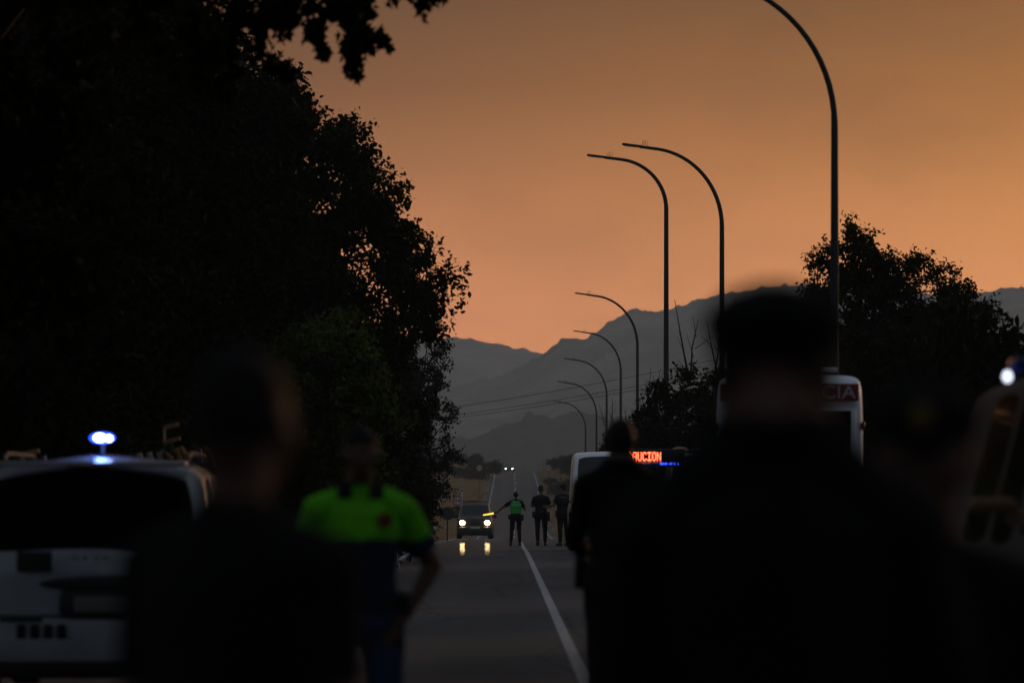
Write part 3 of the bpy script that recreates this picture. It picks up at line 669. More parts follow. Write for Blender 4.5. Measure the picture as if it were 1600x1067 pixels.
# ------------------------------------------------------------------ vehicles (front towards -Y, centred on x = 0, wheels on z = 0)
def shell(st, glass, mat_body, root, sub=2, crown=.025):
    """st: stations (y, zb, zbelt, ztop, w, wt); glass: dict gap -> set of 'top','side'."""
    n = len(st); vs = []; fs = []; fm = []
    def half(s):
        y, zb, zbelt, zt, w, wt = s
        return [(0, zb), (w*.88, zb), (w*.985, zb+.12), (w, (zb+zbelt)/2+.05), (w*.985, zbelt-.02), (w*.955 if zt-zbelt > .2 else wt*1.03, zbelt+.03), (wt+.015, zt-min(.09, (zt-zbelt)*.35)), (wt*.90, zt-.008), (0, zt+(crown if zt-zbelt > .35 else .025))]
    K = 16
    for s in st:
        h = half(s); full = h + [(-p[0], p[1]) for p in h[-2:0:-1]]
        vs += [(p[0], s[0], p[1]) for p in full]
    for i in range(n-1):
        for k in range(K):
            k2 = (k+1) % K; fs.append((i*K+k, i*K+k2, (i+1)*K+k2, (i+1)*K+k))
            g = glass.get(i, ()); seg = k if k < 8 else 15-k
            v = 0
            if seg == 7 and 'top' in g: v = 1
            if seg == 5 and 'side' in g: v = 2
            if seg <= 0: v = 3
            fm.append(v)
    fs.append(tuple(range(K-1, -1, -1))); fm.append(0); fs.append(tuple((n-1)*K+k for k in range(K))); fm.append(0)
    me = bpy.data.meshes.new('cage'); me.from_pydata(vs, [], fs)
    for _ in range(4): me.materials.append(mat_body)
    me.polygons.foreach_set('material_index', fm)
    bm = bmesh.new(); bm.from_mesh(me); cl = bm.edges.layers.float.new('crease_edge')
    bmesh.ops.recalc_face_normals(bm, faces=bm.faces)
    for e in bm.edges:
        ks = {f.material_index for f in e.link_faces}
        e[cl] = .75 if len(ks) > 1 else .38
    bm.to_mesh(me); bm.free()
    o = bpy.data.objects.new('tmpcage', me); COL.objects.link(o); md = o.modifiers.new('s', 'SUBSURF'); md.levels = sub; md.render_levels = sub
    bpy.context.view_layer.update(); ev = bpy.data.meshes.new_from_object(o.evaluated_get(bpy.context.evaluated_depsgraph_get())); bpy.data.objects.remove(o)
    names = {0: ('body', mat_body), 1: ('windscreen', M_glass), 2: ('side_window', M_glass), 3: ('underside', M_blk)}
    co = np.empty(len(ev.vertices)*3); ev.vertices.foreach_get('co', co); co = co.reshape(-1, 3)
    out = {}
    for key, (nm, mm) in names.items():
        polys = [p for p in ev.polygons if p.material_index == key]
        if not polys: continue
        def emit(ps, nm):
            used = sorted({v for p in ps for v in p.vertices}); mp = {v: i for i, v in enumerate(used)}
            m2 = bpy.data.meshes.new(nm); m2.from_pydata([tuple(co[v]) for v in used], [], [tuple(mp[v] for v in p.vertices) for p in ps]); m2.materials.append(mm)
            m2.polygons.foreach_set('use_smooth', [True]*len(m2.polygons)); return link(nm, m2, root)
        if key == 1:
            mid = (st[0][0]+st[-1][0])/2
            a = [p for p in polys if p.center[1] < mid]; b = [p for p in polys if p.center[1] >= mid]
            if a: out['ws'] = emit(a, 'windscreen')
            if b: out['rw'] = emit(b, 'rear_window')
        elif key == 2:
            for sgn in (-1, 1):
                q = [p for p in polys if p.center[0]*sgn > 0]
                if q: emit(q, 'side_window')
        else: out[nm] = emit(polys, nm)
    return out
def wheel(root, x, y, r=.33, w=.22):
    s = 1 if x > 0 else -1
    wh = MB(); prof = [(-.5, .62), (-.5, .93), (-.38, 1), (.38, 1), (.5, .93), (.5, .62)]
    vs = []; fs = []; n = 28
    for (a, b) in prof:
        for k in range(n):
            t = 2*math.pi*k/n; vs.append((x+a*w*s, y+b*r*math.cos(t), r+b*r*math.sin(t)))
    for i in range(len(prof)-1):
        for k in range(n): k2 = (k+1) % n; fs.append((i*n+k, i*n+k2, (i+1)*n+k2, (i+1)*n+k))
    o = wh.add(vs, fs).build('wheel', M_rub, root)
    rm = MB().disc((x+s*w*.33, y, r), r*.62, .03, ax='X')
    for k in range(5):
        t = 2*math.pi*k/5; rm.box((x+s*w*.38, y+.3*r*math.cos(t), r+.3*r*math.sin(t)), (.03, r*.5, r*.13), rx=t, bev=.006)
    rm.disc((x+s*w*.4, y, r), r*.15, .04, ax='X'); rm.build('rim', M_silver, o)
    return o
def arches(root, x, y, r):
    vs = []; fs = []; n = 20
    s = 1 if x > 0 else -1
    for k in range(n+1):
        t = math.pi*k/n*1.12-.19
        for (rr, dx) in ((1.22, .012), (1.08, .02), (1.08, -.12)): vs.append((x+s*dx, y+rr*r*math.cos(t), r+rr*r*math.sin(t)))
    for k in range(n):
        for j in range(2): fs.append((k*3+j, k*3+j+1, (k+1)*3+j+1, (k+1)*3+j))
    MB().add(vs, fs).build('wheel_arch', M_blk, root)
def mirrors(root, w, y, z, m=None, big=1):
    for s in (-1, 1):
        b = MB().box((s*(w+.13*big), y, z), (.2*big, .12, .15*big), bev=.04); b.box((s*(w+.03), y+.02, z-.04), (.1, .05, .05), bev=.01)
        o = b.build('wing_mirror', m or M_blk, root)
        MB().box((s*(w+.13*big), y+.062, z), (.16*big, .004, .11*big)).build('mirror_glass', M_glass, o)
def plate(root, y, z, s=-1, txt=None, w=.52):
    o = MB().box((0, y, z), (w, .012, .115), bev=.004).build('number_plate', M_plate, root)
    MB().box((-w/2+.025*1, y+s*.0075, z), (.045, .003, .105)).build('blue_strip', M_bluepl, o)
    return o
def led_word(root, word, w, h, cx, y, z, m):
    G = {'P': '11110 10001 10001 11110 10000 10000 10000', 'R': '11110 10001 10001 11110 10100 10010 10001', 'E': '11111 10000 10000 11110 10000 10000 11111', 'C': '01110 10001 10000 10000 10000 10001 01110',
         'A': '01110 10001 10001 11111 10001 10001 10001', 'U': '10001 10001 10001 10001 10001 10001 01110', 'I': '11111 00100 00100 00100 00100 00100 11111', 'O': '01110 10001 10001 10001 10001 10001 01110', 'N': '10001 11001 11001 10101 10011 10011 10001'}
    n = len(word); cols = n*6-1; dx = w/cols; dz = h/7; b = MB()
    for i, ch in enumerate(word):
        for r_, row in enumerate(G[ch].split()):
            for c_, v in enumerate(row):
                if v == '1': b.box((cx-w/2+(i*6+c_+.5)*dx, y, z+h/2-(r_+.5)*dz), (dx*.92, .006, dz*.85))
    return b.build('red_lettering', m, root, smooth=False)

def van(label, X, Y, L, w, H, hood, belt, mb, rz=0, roofw=None, name='van', cat='van', group=None, nose=.75, wsb=.55, wst=1.45, rake=.12, sides='panel'):
    t = thing(name, label, cat, (X, Y, ground_v(X, Y)), rz, group); wt = roofw or w*.84
    st = [(0, .34, hood*.55, hood*.62, w*.82, w*.74), (.10, .28, hood*.72, hood*.82, w*.93, w*.84), (nose*.6, .26, hood-.12, hood-.02, w, w*.9), (wsb+.25, .26, belt-.05, hood+.10, w, w*.9), (wsb+.33, .26, belt, hood+.17, w, w*.9),
          (wst, .26, belt, H-.12, w, wt), (wst+.12, .26, belt, H-.03, w, wt), (wst+1.0, .26, belt, H, w, wt), (wst+1.1, .26, belt, H, w, wt), (L-1.3, .28, belt, H, w, wt), (L-.2, .3, belt, H-.02, w, wt), (L-.06, .34, belt, H-.10, w*.99, wt*.97), (L, .4, belt, H-.2, w*.97, wt*.93)]
    gl = {4: ('top',), 6: ('side',)}
    if sides == 'glazed': gl[8] = ('side',)
    shell(st, gl, mb, t)
    r = .34
    for sx in (-1, 1):
        wheel(t, sx*(w-.1), .85, r); wheel(t, sx*(w-.1), L-1.05, r); arches(t, sx*w, .85, r); arches(t, sx*w, L-1.05, r)
    MB().box((0, .0, .42), (w*1.75, .16, .26), bev=.06).build('bumper', M_blk, t)
    MB().box((0, .03, hood*.60), (w*1.0, .1, .16), bev=.03).build('grille', M_blk, t)
    plate(t, -.09, .46)
    return t
def ground_v(X, Y): return zr(Y) if abs(X-xc(Y)) < 3.7 else ground(X, Y)
def headlamps(t, w, y, z, m, sx=.24, sz=.16, rnd=True):
    for s in (-1, 1):
        b = MB().ell((s*w, y, z), (sx/2, .06, sz/2), 18, 10) if rnd else MB().box((s*w, y, z), (sx, .08, sz), bev=.03)
        b.build('headlamp', m, t)

# a) boxy off-roader stopped behind the brow, headlamps on
def offroader():
    X, Y = -1.84, 190; w = .86; t = thing('off_road_car', 'boxy off-roader with roof rack and bright headlamps, stopped beside the officer with the wand', 'car', (X, Y, zr(Y)))
    st = [(0, .24, .88, .96, w*.9, w*.84), (.07, .24, .93, 1.04, w*.98, w*.9), (.3, .38, .96, 1.07, w, w*.9), (1.05, .38, 1.0, 1.11, w, w*.9), (1.12, .38, 1.0, 1.14, w, w*.9), (1.55, .38, 1.02, 1.66, w, w*.80), (1.62, .38, 1.02, 1.72, w, w*.80), (2.5, .38, 1.02, 1.76, w, w*.82), (2.6, .38, 1.02, 1.76, w, w*.82), (4.1, .4, 1.02, 1.74, w, w*.82), (4.25, .42, 1.02, 1.68, w*.98, w*.8), (4.32, .45, 1.02, 1.5, w*.96, w*.84)]
    shell(st, {4: ('top',), 6: ('side',), 8: ('side',)}, mat('dull_brown_paint', (.032, .028, .026), .45, coat=.2), t)
    for sx in (-1, 1):
        wheel(t, sx*(w-.08), .75, .37, .25); wheel(t, sx*(w-.08), 3.4, .37, .25); arches(t, sx*w, .75, .37); arches(t, sx*w, 3.4, .37)
    MB().box((0, -.04, .38), (w*2.02, .2, .42), bev=.04).build('bumper', M_blk, t)
    MB().box((0, .02, .80), (w*1.1, .06, .2), bev=.02).build('grille', M_blk, t)
    headlamps(t, w*.72, .0, .80, M_head, .25, .23)
    plate(t, -.15, .56)
    mirrors(t, w, 1.15, 1.12)
    rk = MB()
    for sx in (-1, 1):
        rk.tube([(sx*w*.72, 1.7, 1.80), (sx*w*.72, 4.0, 1.80)], .018, 8)
        for yy in (1.8, 2.8, 3.9): rk.tube([(sx*w*.72, yy, 1.7), (sx*w*.72, yy, 1.80)], .015, 6)
    for k in range(6): rk.tube([(-w*.72, 1.75+k*.44, 1.80), (w*.72, 1.75+k*.44, 1.80)], .014, 6)
    rk.tube([(-w*.72, 1.7, 1.88), (w*.72, 1.7, 1.88)], .022, 8)
    rk.build('roof_rack', mat('rack_red', (.2, .035, .03), .5), t)
    # seats and mirror seen through the glass are dark blocks behind it
    for s in (-1, 1):
        MB().box((s*.38, 2.0, 1.15), (.44, .14, .6), bev=.08).build('seat', M_blk, t)
offroader()
# b) far car on the brow
def far_car():
    X, Y = -.50, 655; w = .86; t = thing('approaching_car', 'tiny far car on the brow of the road with white headlamps', 'car', (X, Y, zr(Y)))
    st = [(0, .3, .62, .70, w*.85, w*.8), (.12, .25, .70, .80, w*.96, w*.88), (.9, .22, .84, .92, w, w*.88), (1.0, .22, .86, .95, w, w*.86), (1.75, .22, .88, 1.40, w, w*.66), (1.9, .22, .88, 1.44, w, w*.66), (2.9, .22, .88, 1.42, w, w*.68), (3.4, .24, .9, 1.25, w, w*.7), (3.9, .3, .9, 1.0, w*.95, w*.8), (4.1, .4, .8, .9, w*.9, w*.8)]
    shell(st, {3: ('top',), 5: ('side',)}, M_dark, t)
    headlamps(t, w*.68, .02, .60, M_headw, .22, .15)
    for sx in (-1, 1): wheel(t, sx*(w-.1), .8, .31); wheel(t, sx*(w-.1), 3.3, .31)
    plate(t, -.02, .42); mirrors(t, w, 1.2, .95)
far_car()
# c) white van facing us
def white_van():
    X, Y = 2.62, 107; w = 1.0
    t = van('white high-roofed van parked on the right facing the camera', X, Y, 5.9, w, 2.78, 1.15, 1.25, mat('clean_white_paint', (.8, .81, .82), .4, coat=.3), name='parked_van', roofw=.86, wst=1.35, wsb=.5)
    headlamps(t, w*.72, .10, .82, M_glass, .3, .3); mirrors(t, w, .95, 1.42, None, 1.3)
    MB().box((-.62, .72, 1.36), (.16, .01, .1), rx=-.9).build('windscreen_sticker', M_pale, t)
    MB().box((.0, .22, 1.02), (.14, .02, .14), bev=.03).build('bonnet_emblem', M_chrome, t)
white_van()
# d) dark car in front of the van
def dark_car(name, label, X, Y, H=1.55, w=.9, body=M_dark, lamp=M_silver, rz=0, L=4.4):
    t = thing(name, label, 'car', (X, Y, ground_v(X, Y)), rz)
    st = [(0, .32, .66, .74, w*.84, w*.78), (.12, .26, .76, .86, w*.96, w*.88), (.85, .24, .9, 1.0, w, w*.88), (.98, .24, .93, 1.03, w, w*.88), (1.7, .24, .96, H-.08, w, w*.7), (1.85, .24, .96, H-.02, w, w*.7), (2.6, .24, .96, H, w, w*.72), (2.7, .24, .96, H, w, w*.72), (3.7, .26, .97, H-.04, w, w*.7), (4.1, .3, .98, H-.2, w*.98, w*.72), (4.2, .32, .98, H-.4, w*.96, w*.76), (L, .42, .86, 1.0, w*.9, w*.8)]
    shell(st, {3: ('top',), 5: ('side',), 7: ('side',), 9: ('top',)}, body, t)
    for sx in (-1, 1): wheel(t, sx*(w-.1), .8, .33); wheel(t, sx*(w-.1), 3.5, .33); arches(t, sx*w, .8, .33); arches(t, sx*w, 3.5, .33)
    headlamps(t, w*.72, .08, .68, lamp, .34, .16, True); MB().box((0, .0, .56), (w*1.1, .08, .14), bev=.02).build('grille', M_blk, t)
    MB().box((0, .0, .36), (w*1.7, .12, .16), bev=.04).build('bumper', M_blk, t)
    plate(t, -.065, .4); mirrors(t, w, 1.25, 1.02)
    for s in (-1, 1): MB().box((s*w*.78, L-.08, .82), (.24, .1, .22), bev=.04).build('tail_lamp', M_redl, t)
    return t
dark_car('dark_car', 'black car parked in front of the white van, close to the officers', 2.60, 98.5)
# e) police car with the red matrix sign and blue lights
def police_matrix():
    t = dark_car('patrol_car', 'patrol car with red lettered light board and small blue lights on its roof', 2.32, 60.5, 1.78, .84, M_dark)
    sy = 1.9; pm = F/62.4
    b = MB().box((0, sy+.04, 2.15), (.96, .08, .20), bev=.015).build('sign_board', M_blk, t)
    cx = (996-800)/pm-2.32
    led_word(b, 'PRECAUCION', .76, .14, cx, sy-.004, 1.45+(778-713)/pm, M_led)
    lb = MB().box((0, sy, 2.0), (1.2, .22, .08), bev=.03).build('light_bar', M_bluedim, t)
    for k, (x, r_) in enumerate(((.16, .035), (.22, .028), (.30, .03), (.36, .016), (.42, .016))):
        MB().ell((x-.05, sy-.12, 2.01), (r_, .02, .018), 12, 8).build('blue_flasher', M_blue, lb)
    MB().ell((-.14, sy-.12, 2.01), (.07, .02, .018), 12, 8).build('pale_flasher', M_pale, lb)
    for x in (-.4, .4): MB().box((x, sy+.05, 1.90), (.05, .05, .18)).build('bracket', M_blk, t)
    MB().box((-.1, .9, 1.055), (1.3, .3, .004), rx=.1).build('bonnet_red_reflection', M_badge, t)  # red reflection of the lettering, painted onto the bonnet
police_matrix()
# f) dark van farther along, only its roof corner and pillar show
def tall_dark_van():
    t = van('dark van behind the patrol car, a warm glint painted on its roof corner', 3.85, 70, 5.0, .98, 2.30, 1.15, 1.2, M_dark, name='dark_van')
    headlamps(t, .7, .08, .8, M_silver); mirrors(t, .98, .95, 1.4)
    MB().ell((-.72, 1.5, 2.34), (.16, .1, .07), 16, 8).build('roof_glint', M_tan, t)  # tan lump standing for the warm glint on the roof corner
    MB().box((-.35, 1.5, 2.34), (.3, .16, .08), bev=.03).build('roof_beacon', M_bluedim, t)
tall_dark_van()
# g) ambulance seen from the back
def ambulance():
    Y = 47.0; pm = F/Y; X = (1233-800)/pm; w = .97; L = 5.8
    t = thing('ambulance', 'white ambulance seen from behind, red lettered band under its high roof', 'ambulance', (X, Y, ground_v(X, Y)), -.07)
    H = 2.98; wt = .88
    st = [(0, .45, 1.3, H-.30, w*.98, wt*.93), (.06, .38, 1.3, H-.12, w*.995, wt*.97), (.2, .34, 1.3, H-.02, w, wt), (1.2, .3, 1.3, H, w, wt), (1.3, .3, 1.3, H, w, wt), (L-1.6, .28, 1.3, H, w, wt), (L-1.35, .28, 1.3, H-.12, w, wt), (L-.75, .28, 1.2, 1.42, w, w*.9), (L-.65, .28, 1.1, 1.3, w, w*.88), (L-.1, .3, .9, 1.02, w*.95, w*.86), (L, .34, .8, .88, w*.85, w*.8)]
    o = shell(st, {6: ('top',)}, M_white, t, 2)
    yb = -.035
    MB().box((0, yb, 2.74), (1.70, .05, .215), bev=.01).build('red_band', M_redband, t)
    tx = text_mesh('lettering', 'AMBULANCIA', .225, M_swhite, t, (.015, yb-.03, 2.735), bold=.002); tx.scale[0] = 1.60/max(.01, max(v.co.x for v in tx.data.vertices)-min(v.co.x for v in tx.data.vertices))
    for s in (-1, 1):
        d = MB().box((s*.42, yb+.01, 1.48), (.80, .04, 2.1), bev=.015).build('rear_door', M_white, t)
        MB().box((s*.41, yb-.02, 2.22), (.70, .03, .60), bev=.03).build('window', M_glass, d)
        MB().box((s*.07, yb-.03, 1.2), (.04, .04, .2), bev=.01).build('handle', M_blk, d)
        MB().box((s*.42, yb-.018, 1.5), (.72, .008, .1)).build('red_stripe', M_redband, d)
        MB().box((s*.86, yb+.03, 1.25), (.12, .08, .5), bev=.03).build('tail_lamp', M_redl, t)
        MB().box((s*.90, yb+.06, 2.33), (.05, .06, .10), bev=.015).build('marker_lamp', M_redl, t)
        wheel(t, s*(w-.1), 1.3, .35); wheel(t, s*(w-.1), L-1.0, .35); arches(t, s*w, 1.3, .35); arches(t, s*w, L-1.0, .35)
    text_mesh('lettering', 'Sacyl', .13, M_swhite, t, ((1307-1231)/pm, yb-.045, 1.45+(778-703)/pm), sx=1.1)
    MB().disc(((1279-1231)/pm, yb-.042, 1.45+(778-703)/pm), .045, .01).build('emblem', M_swhite, t)
    MB().box((0, yb-.02, .5), (1.8, .14, .16), bev=.04).build('bumper', M_blk, t); plate(t, yb-.03, .78)
    for s in (-1, 1): MB().box((s*.45, .3, H+.05), (.3, .2, .05), bev=.02).build('roof_vent', M_white, t)
    mirrors(t, w, L-1.1, 1.5, None, 1.4)
ambulance()
# pale hatchback behind the right figures
def hatch():
    t = dark_car('parked_car', 'pale car behind the shoulder of the capped man, only a curved corner showing', 2.62, 33.5, 1.56, .84, M_whited)
    MB().tube([(.55, 1.8, 1.60), (.55, 3.6, 1.58)], .014, 6).build('roof_rail', M_chrome, t)
hatch()
# h) right foreground vehicle facing us
def right_vehicle():
    Y = 17.0
    t = van('near vehicle at the right edge, blue-white lamp on its roof and a mirror painted warm-lit', 3.36, Y, 4.9, 1.0, 2.10, 1.12, 1.18, mat('dull_grey_paint', (.085, .085, .085), .55, spec=.3), name='emergency_vehicle', cat='vehicle', roofw=.74, wsb=.55, wst=1.45, rz=0, sides='glazed')
    headlamps(t, .7, .08, .78, M_silver, .36, .2); 
    for s in (-1, 1):
        b = MB().box((s*1.13, .82, 1.42), (.22, .14, .065), bev=.03); b.box((s*1.0, .85, 1.36), (.1, .06, .06), bev=.01); b.build('wing_mirror', mat('mirror_warm_lit', (.4, .2, .1), .5) if s < 0 else M_blk, t)  # warm light on the left mirror is put into its tan colour
    lb = MB().box((.0, 1.75, 2.10), (1.86, .24, .07), bev=.04).build('light_bar', M_bluedim, t)
    MB().ell((-.955, 1.64, 2.04), (.022, .03, .028), 14, 10).build('white_lamp', M_bluew, lb)
    MB().box((-.88, 1.62, 2.10), (.10, .04, .035), bev=.01).build('blue_lens', M_blue if False else M_bluedim, lb)
    # warm-toned roof edge and pillar trims
    MB().tube([(-.98, .80, 1.30), (-.78, 1.30, 1.86), (-.71, 1.5, 1.97)], [.03, .028, .03], 8).build('pillar_trim', M_silver, t)
right_vehicle()
# i) white police car on the left seen from behind with a pole beacon
def left_suv():
    Y = 27.0; pm = F/Y; X = (128-800)/pm; w = .93
    t = thing('patrol_car', 'white patrol car seen from behind with a lit blue beacon on a short pole', 'car', (X, Y, ground(X, Y)+.02))
    gz = t.location.z; H = 1.70 - gz; pw = mat('police_white', (.50, .53, .57), .3, coat=.5, var=.18, vscale=1.5)
    def q(px_, py_): return ((px_-128)/pm, 1.45+(778-py_)/pm-gz)
    st = [(0, .42, .80, .94, w*.93, w*.90), (.10, .32, .90, 1.04, w*.99, w*.93), (.18, .30, .95, 1.08, w, w*.94), (.62, .28, .98, H-.09, w, w*.86), (.72, .28, .98, H-.02, w, w*.84), (1.5, .28, .98, H+.01, w, w*.80), (1.6, .28, .98, H+.01, w, w*.80), (2.7, .28, .98, H-.01, w, w*.78), (2.85, .28, .98, H-.07, w, w*.78), (3.45, .28, .96, 1.08, w, w*.86), (3.6, .28, .94, 1.03, w, w*.86), (4.3, .3, .83, .93, w*.97, w*.84), (4.45, .36, .7, .8, w*.88, w*.8)]
    shell(st, {2: ('top',), 4: ('side',), 6: ('side',), 8: ('top',)}, pw, t, 3, crown=.075)
    for s_ in (-1, 1):
        wheel(t, s_*(w-.1), .9, .34); wheel(t, s_*(w-.1), 3.5, .34); arches(t, s_*w, .9, .34); arches(t, s_*w, 3.5, .34)
        tl = MB().box((s_*(w-.05), .035, .93), (.13, .14, .34), bev=.05).build('tail_lamp', M_redl, t)
        MB().box((s_*(w-.05), -.032, .85), (.08, .02, .07), bev=.01).build('reverse_lens', M_pale, tl)
        MB().tube([(s_*w*.72, .9, H+.03), (s_*w*.72, 1.1, H+.075), (s_*w*.70, 2.5, H+.07), (s_*w*.70, 2.7, H+.02)], .016, 8).build('roof_rail', M_blk, t)
        MB().box((s_*(w+.11), 3.0, 1.04), (.2, .12, .15), bev=.04).build('wing_mirror', M_blk, t)
    sp = MB().box((0, .52, H-.005), (w*1.5, .24, .035), rx=.06, bev=.012).build('spoiler', pw, t)
    MB().box((0, .395, H-.03), (.3, .02, .02), bev=.004).build('brake_light', M_redl, sp)
    MB().box((0, -.03, .47), (w*1.9, .15, .32), bev=.06).build('bumper', pw, t)
    MB().box((0, -.06, .27), (w*1.75, .12, .12), bev=.03).build('lower_valance', M_blk, t)
    x, z = q(130, 912); MB().ell((x+.25, -.0, z), (.56, .035, .062), 28, 12).build('tailgate_recess', mat('recess_shade', (.03, .032, .035), .6), t)  # dark colour stands for the shade in the tailgate recess
    x, z = q(140, 943); pl = MB().box((x+.1, -.05, z), (.62, .10, .19), bev=.06).build('plate_recess', mat('recess_shade', (.03, .032, .035), .6), t)  # shade around the plate, given as dark colour
    MB().box((x+.14, -.103, z), (.48, .008, .11), bev=.003).build('number_plate', mat('grey_plate', (.22, .22, .21), .5), pl)  # plate face in one even grey
    x, z = q(54, 877); MB().box((x, -.012, z), (.25, .02, .145), bev=.01).build('dark_badge', mat('dark_grey_film', (.03, .035, .035), .5), t)
    for px_ in (118, 133, 150, 165): x, z = q(px_, 870); MB().box((x, -.012, z), (.045, .012, .035), rz=0, ry=.3, bev=.006).build('chrome_letter', M_pale, t)
    for k in range(4): x, z = q(36+k*21, 985); MB().box((x, -.112, z), (.065, .02, .10), bev=.02).build('vent_slot', M_blk, t)
    x, z = q(36, 967); MB().box((x, -.108, z), (.30, .008, .028)).build('bumper_marking', M_sblack, t)
    for s_ in (-1, 1): MB().box((s_*.74, -.002, .84), (.012, .012, .40)).build('panel_gap', M_blk, t)
    MB().box((0, -.004, .645), (1.5, .012, .012)).build('panel_gap', M_blk, t)
    MB().tube([(-.25, .17, 1.07), (-.05, .30, 1.17), (.35, .285, 1.155)], [.012, .008, .005], 6).build('rear_wiper', M_blk, t)
    x, z = q(163, 684*1.0); yb = .95; z = 1.45+(778-684)/(F/(Y+yb))-gz; x = (161-800)/(F/(Y+yb))-X
    pb = MB().tube([(x, yb, H+.03), (x, yb, z-.03)], [.016, .014], 10); pb.disc((x, yb, H+.06), .05, .02, ax='Z'); pb.build('beacon_pole', M_blk, t)
    bc = MB().ell((x-.005, yb, z), (.092, .055, .038), 20, 12).build('beacon', M_blue, t)
    MB().ell((x-.018, yb-.05, z), (.042, .02, .026), 14, 8).build('beacon_flash', M_bluec, bc); MB().ell((x+.05, yb-.045, z-.004), (.022, .02, .02), 14, 8).build('beacon_flash', M_bluec, bc)
    ld = bpy.data.lights.new('beacon_glow', 'POINT'); ld.energy = 2.2; ld.color = (.08, .22, 1); ld.shadow_soft_size = .05; lo = bpy.data.objects.new('beacon_glow', ld); COL.objects.link(lo); lo.parent = t; lo.location = (x, yb-.1, z-.07)
    MB().tube([(.45, 1.9, H), (.46, 2.0, H+.22)], [.006, .004], 5).build('aerial', M_blk, t)
left_suv()
# j) second vehicle behind it, roof rack with boards and brackets
def rack_vehicle():
    Y = 38.0; pm = F/Y
    X = (140-800)/pm
    t = van('rescue vehicle hidden behind the white patrol car, rack and tan brackets above its roof', X, Y, 4.8, .93, 1.72, 1.05, 1.1, M_whited, name='rescue_vehicle', cat='vehicle', roofw=.78, sides='glazed')
    headlamps(t, .7, .08, .78, M_silver); mirrors(t, .93, .95, 1.2)
    def q(px_, py_): return ((px_-140)/pm, 1.45+(778-py_)/pm - t.location.z)
    rk = MB(); yy = 1.6
    for a, b in (((5, 735), (290, 722)),): 
        x0, z0 = q(*a); x1, z1 = q(*b); rk.tube([(x0, yy, z0), (x1, yy, z1)], .02, 8)
    for px_ in (30, 130, 220, 285):
        x0, z0 = q(px_, 728); rk.tube([(x0, yy, 1.6), (x0, yy, z0)], .018, 8)
    rk.build('roof_rack', M_blk, t)
    def bar(a, b, th, m, nm, dy=0):
        x0, z0 = q(*a); x1, z1 = q(*b); return MB().box(((x0+x1)/2, yy+dy, (z0+z1)/2), (math.hypot(x1-x0, z1-z0), .05, th/pm), ry=-math.atan2(z1-z0, x1-x0), bev=.006).build(nm, m, t)
    bar((234, 663), (257, 658), 6, M_tan, 'bracket'); bar((234, 662), (234, 687), 3, M_pale, 'bracket'); bar((232, 688), (260, 681), 6, M_tan, 'bracket')
    MB().tube([(q(234, 688)[0], yy, q(234, 688)[1]), (q(234, 728)[0], yy, q(234, 728)[1])], .008, 6).build('bracket_stem', M_blk, t)
    bar((0, 707), (30, 701), 7, M_tan, 'bracket'); bar((2, 706), (2, 726), 6, M_tan, 'bracket')
    for (a, b, th, m) in [((192, 705), (198, 722), 8, M_pale), ((208, 704), (214, 722), 8, M_pale), ((226, 702), (236, 720), 14, M_pale), ((232, 706), (246, 716), 10, M_tan), ((252, 697), (262, 718), 6, M_tan), ((260, 694), (273, 716), 6, M_tan)]:
        bar(a, b, th, m, 'equipment_board', .03)
    bar((37, 709), (40, 735), 7, M_bluepl, 'blue_strap'); bar((289, 698), (292, 722), 8, M_bluepl, 'blue_strap')
    for (a, m_, b) in [((297, 695), (308, 705), (314, 728)), ((316, 697), (324, 708), (328, 726))]:
        p = [(q(*v)[0], yy, q(*v)[1]) for v in (a, m_, b)]; MB().tube(p, .018, 8).build('curved_strap', M_tan, t)
rack_vehicle()

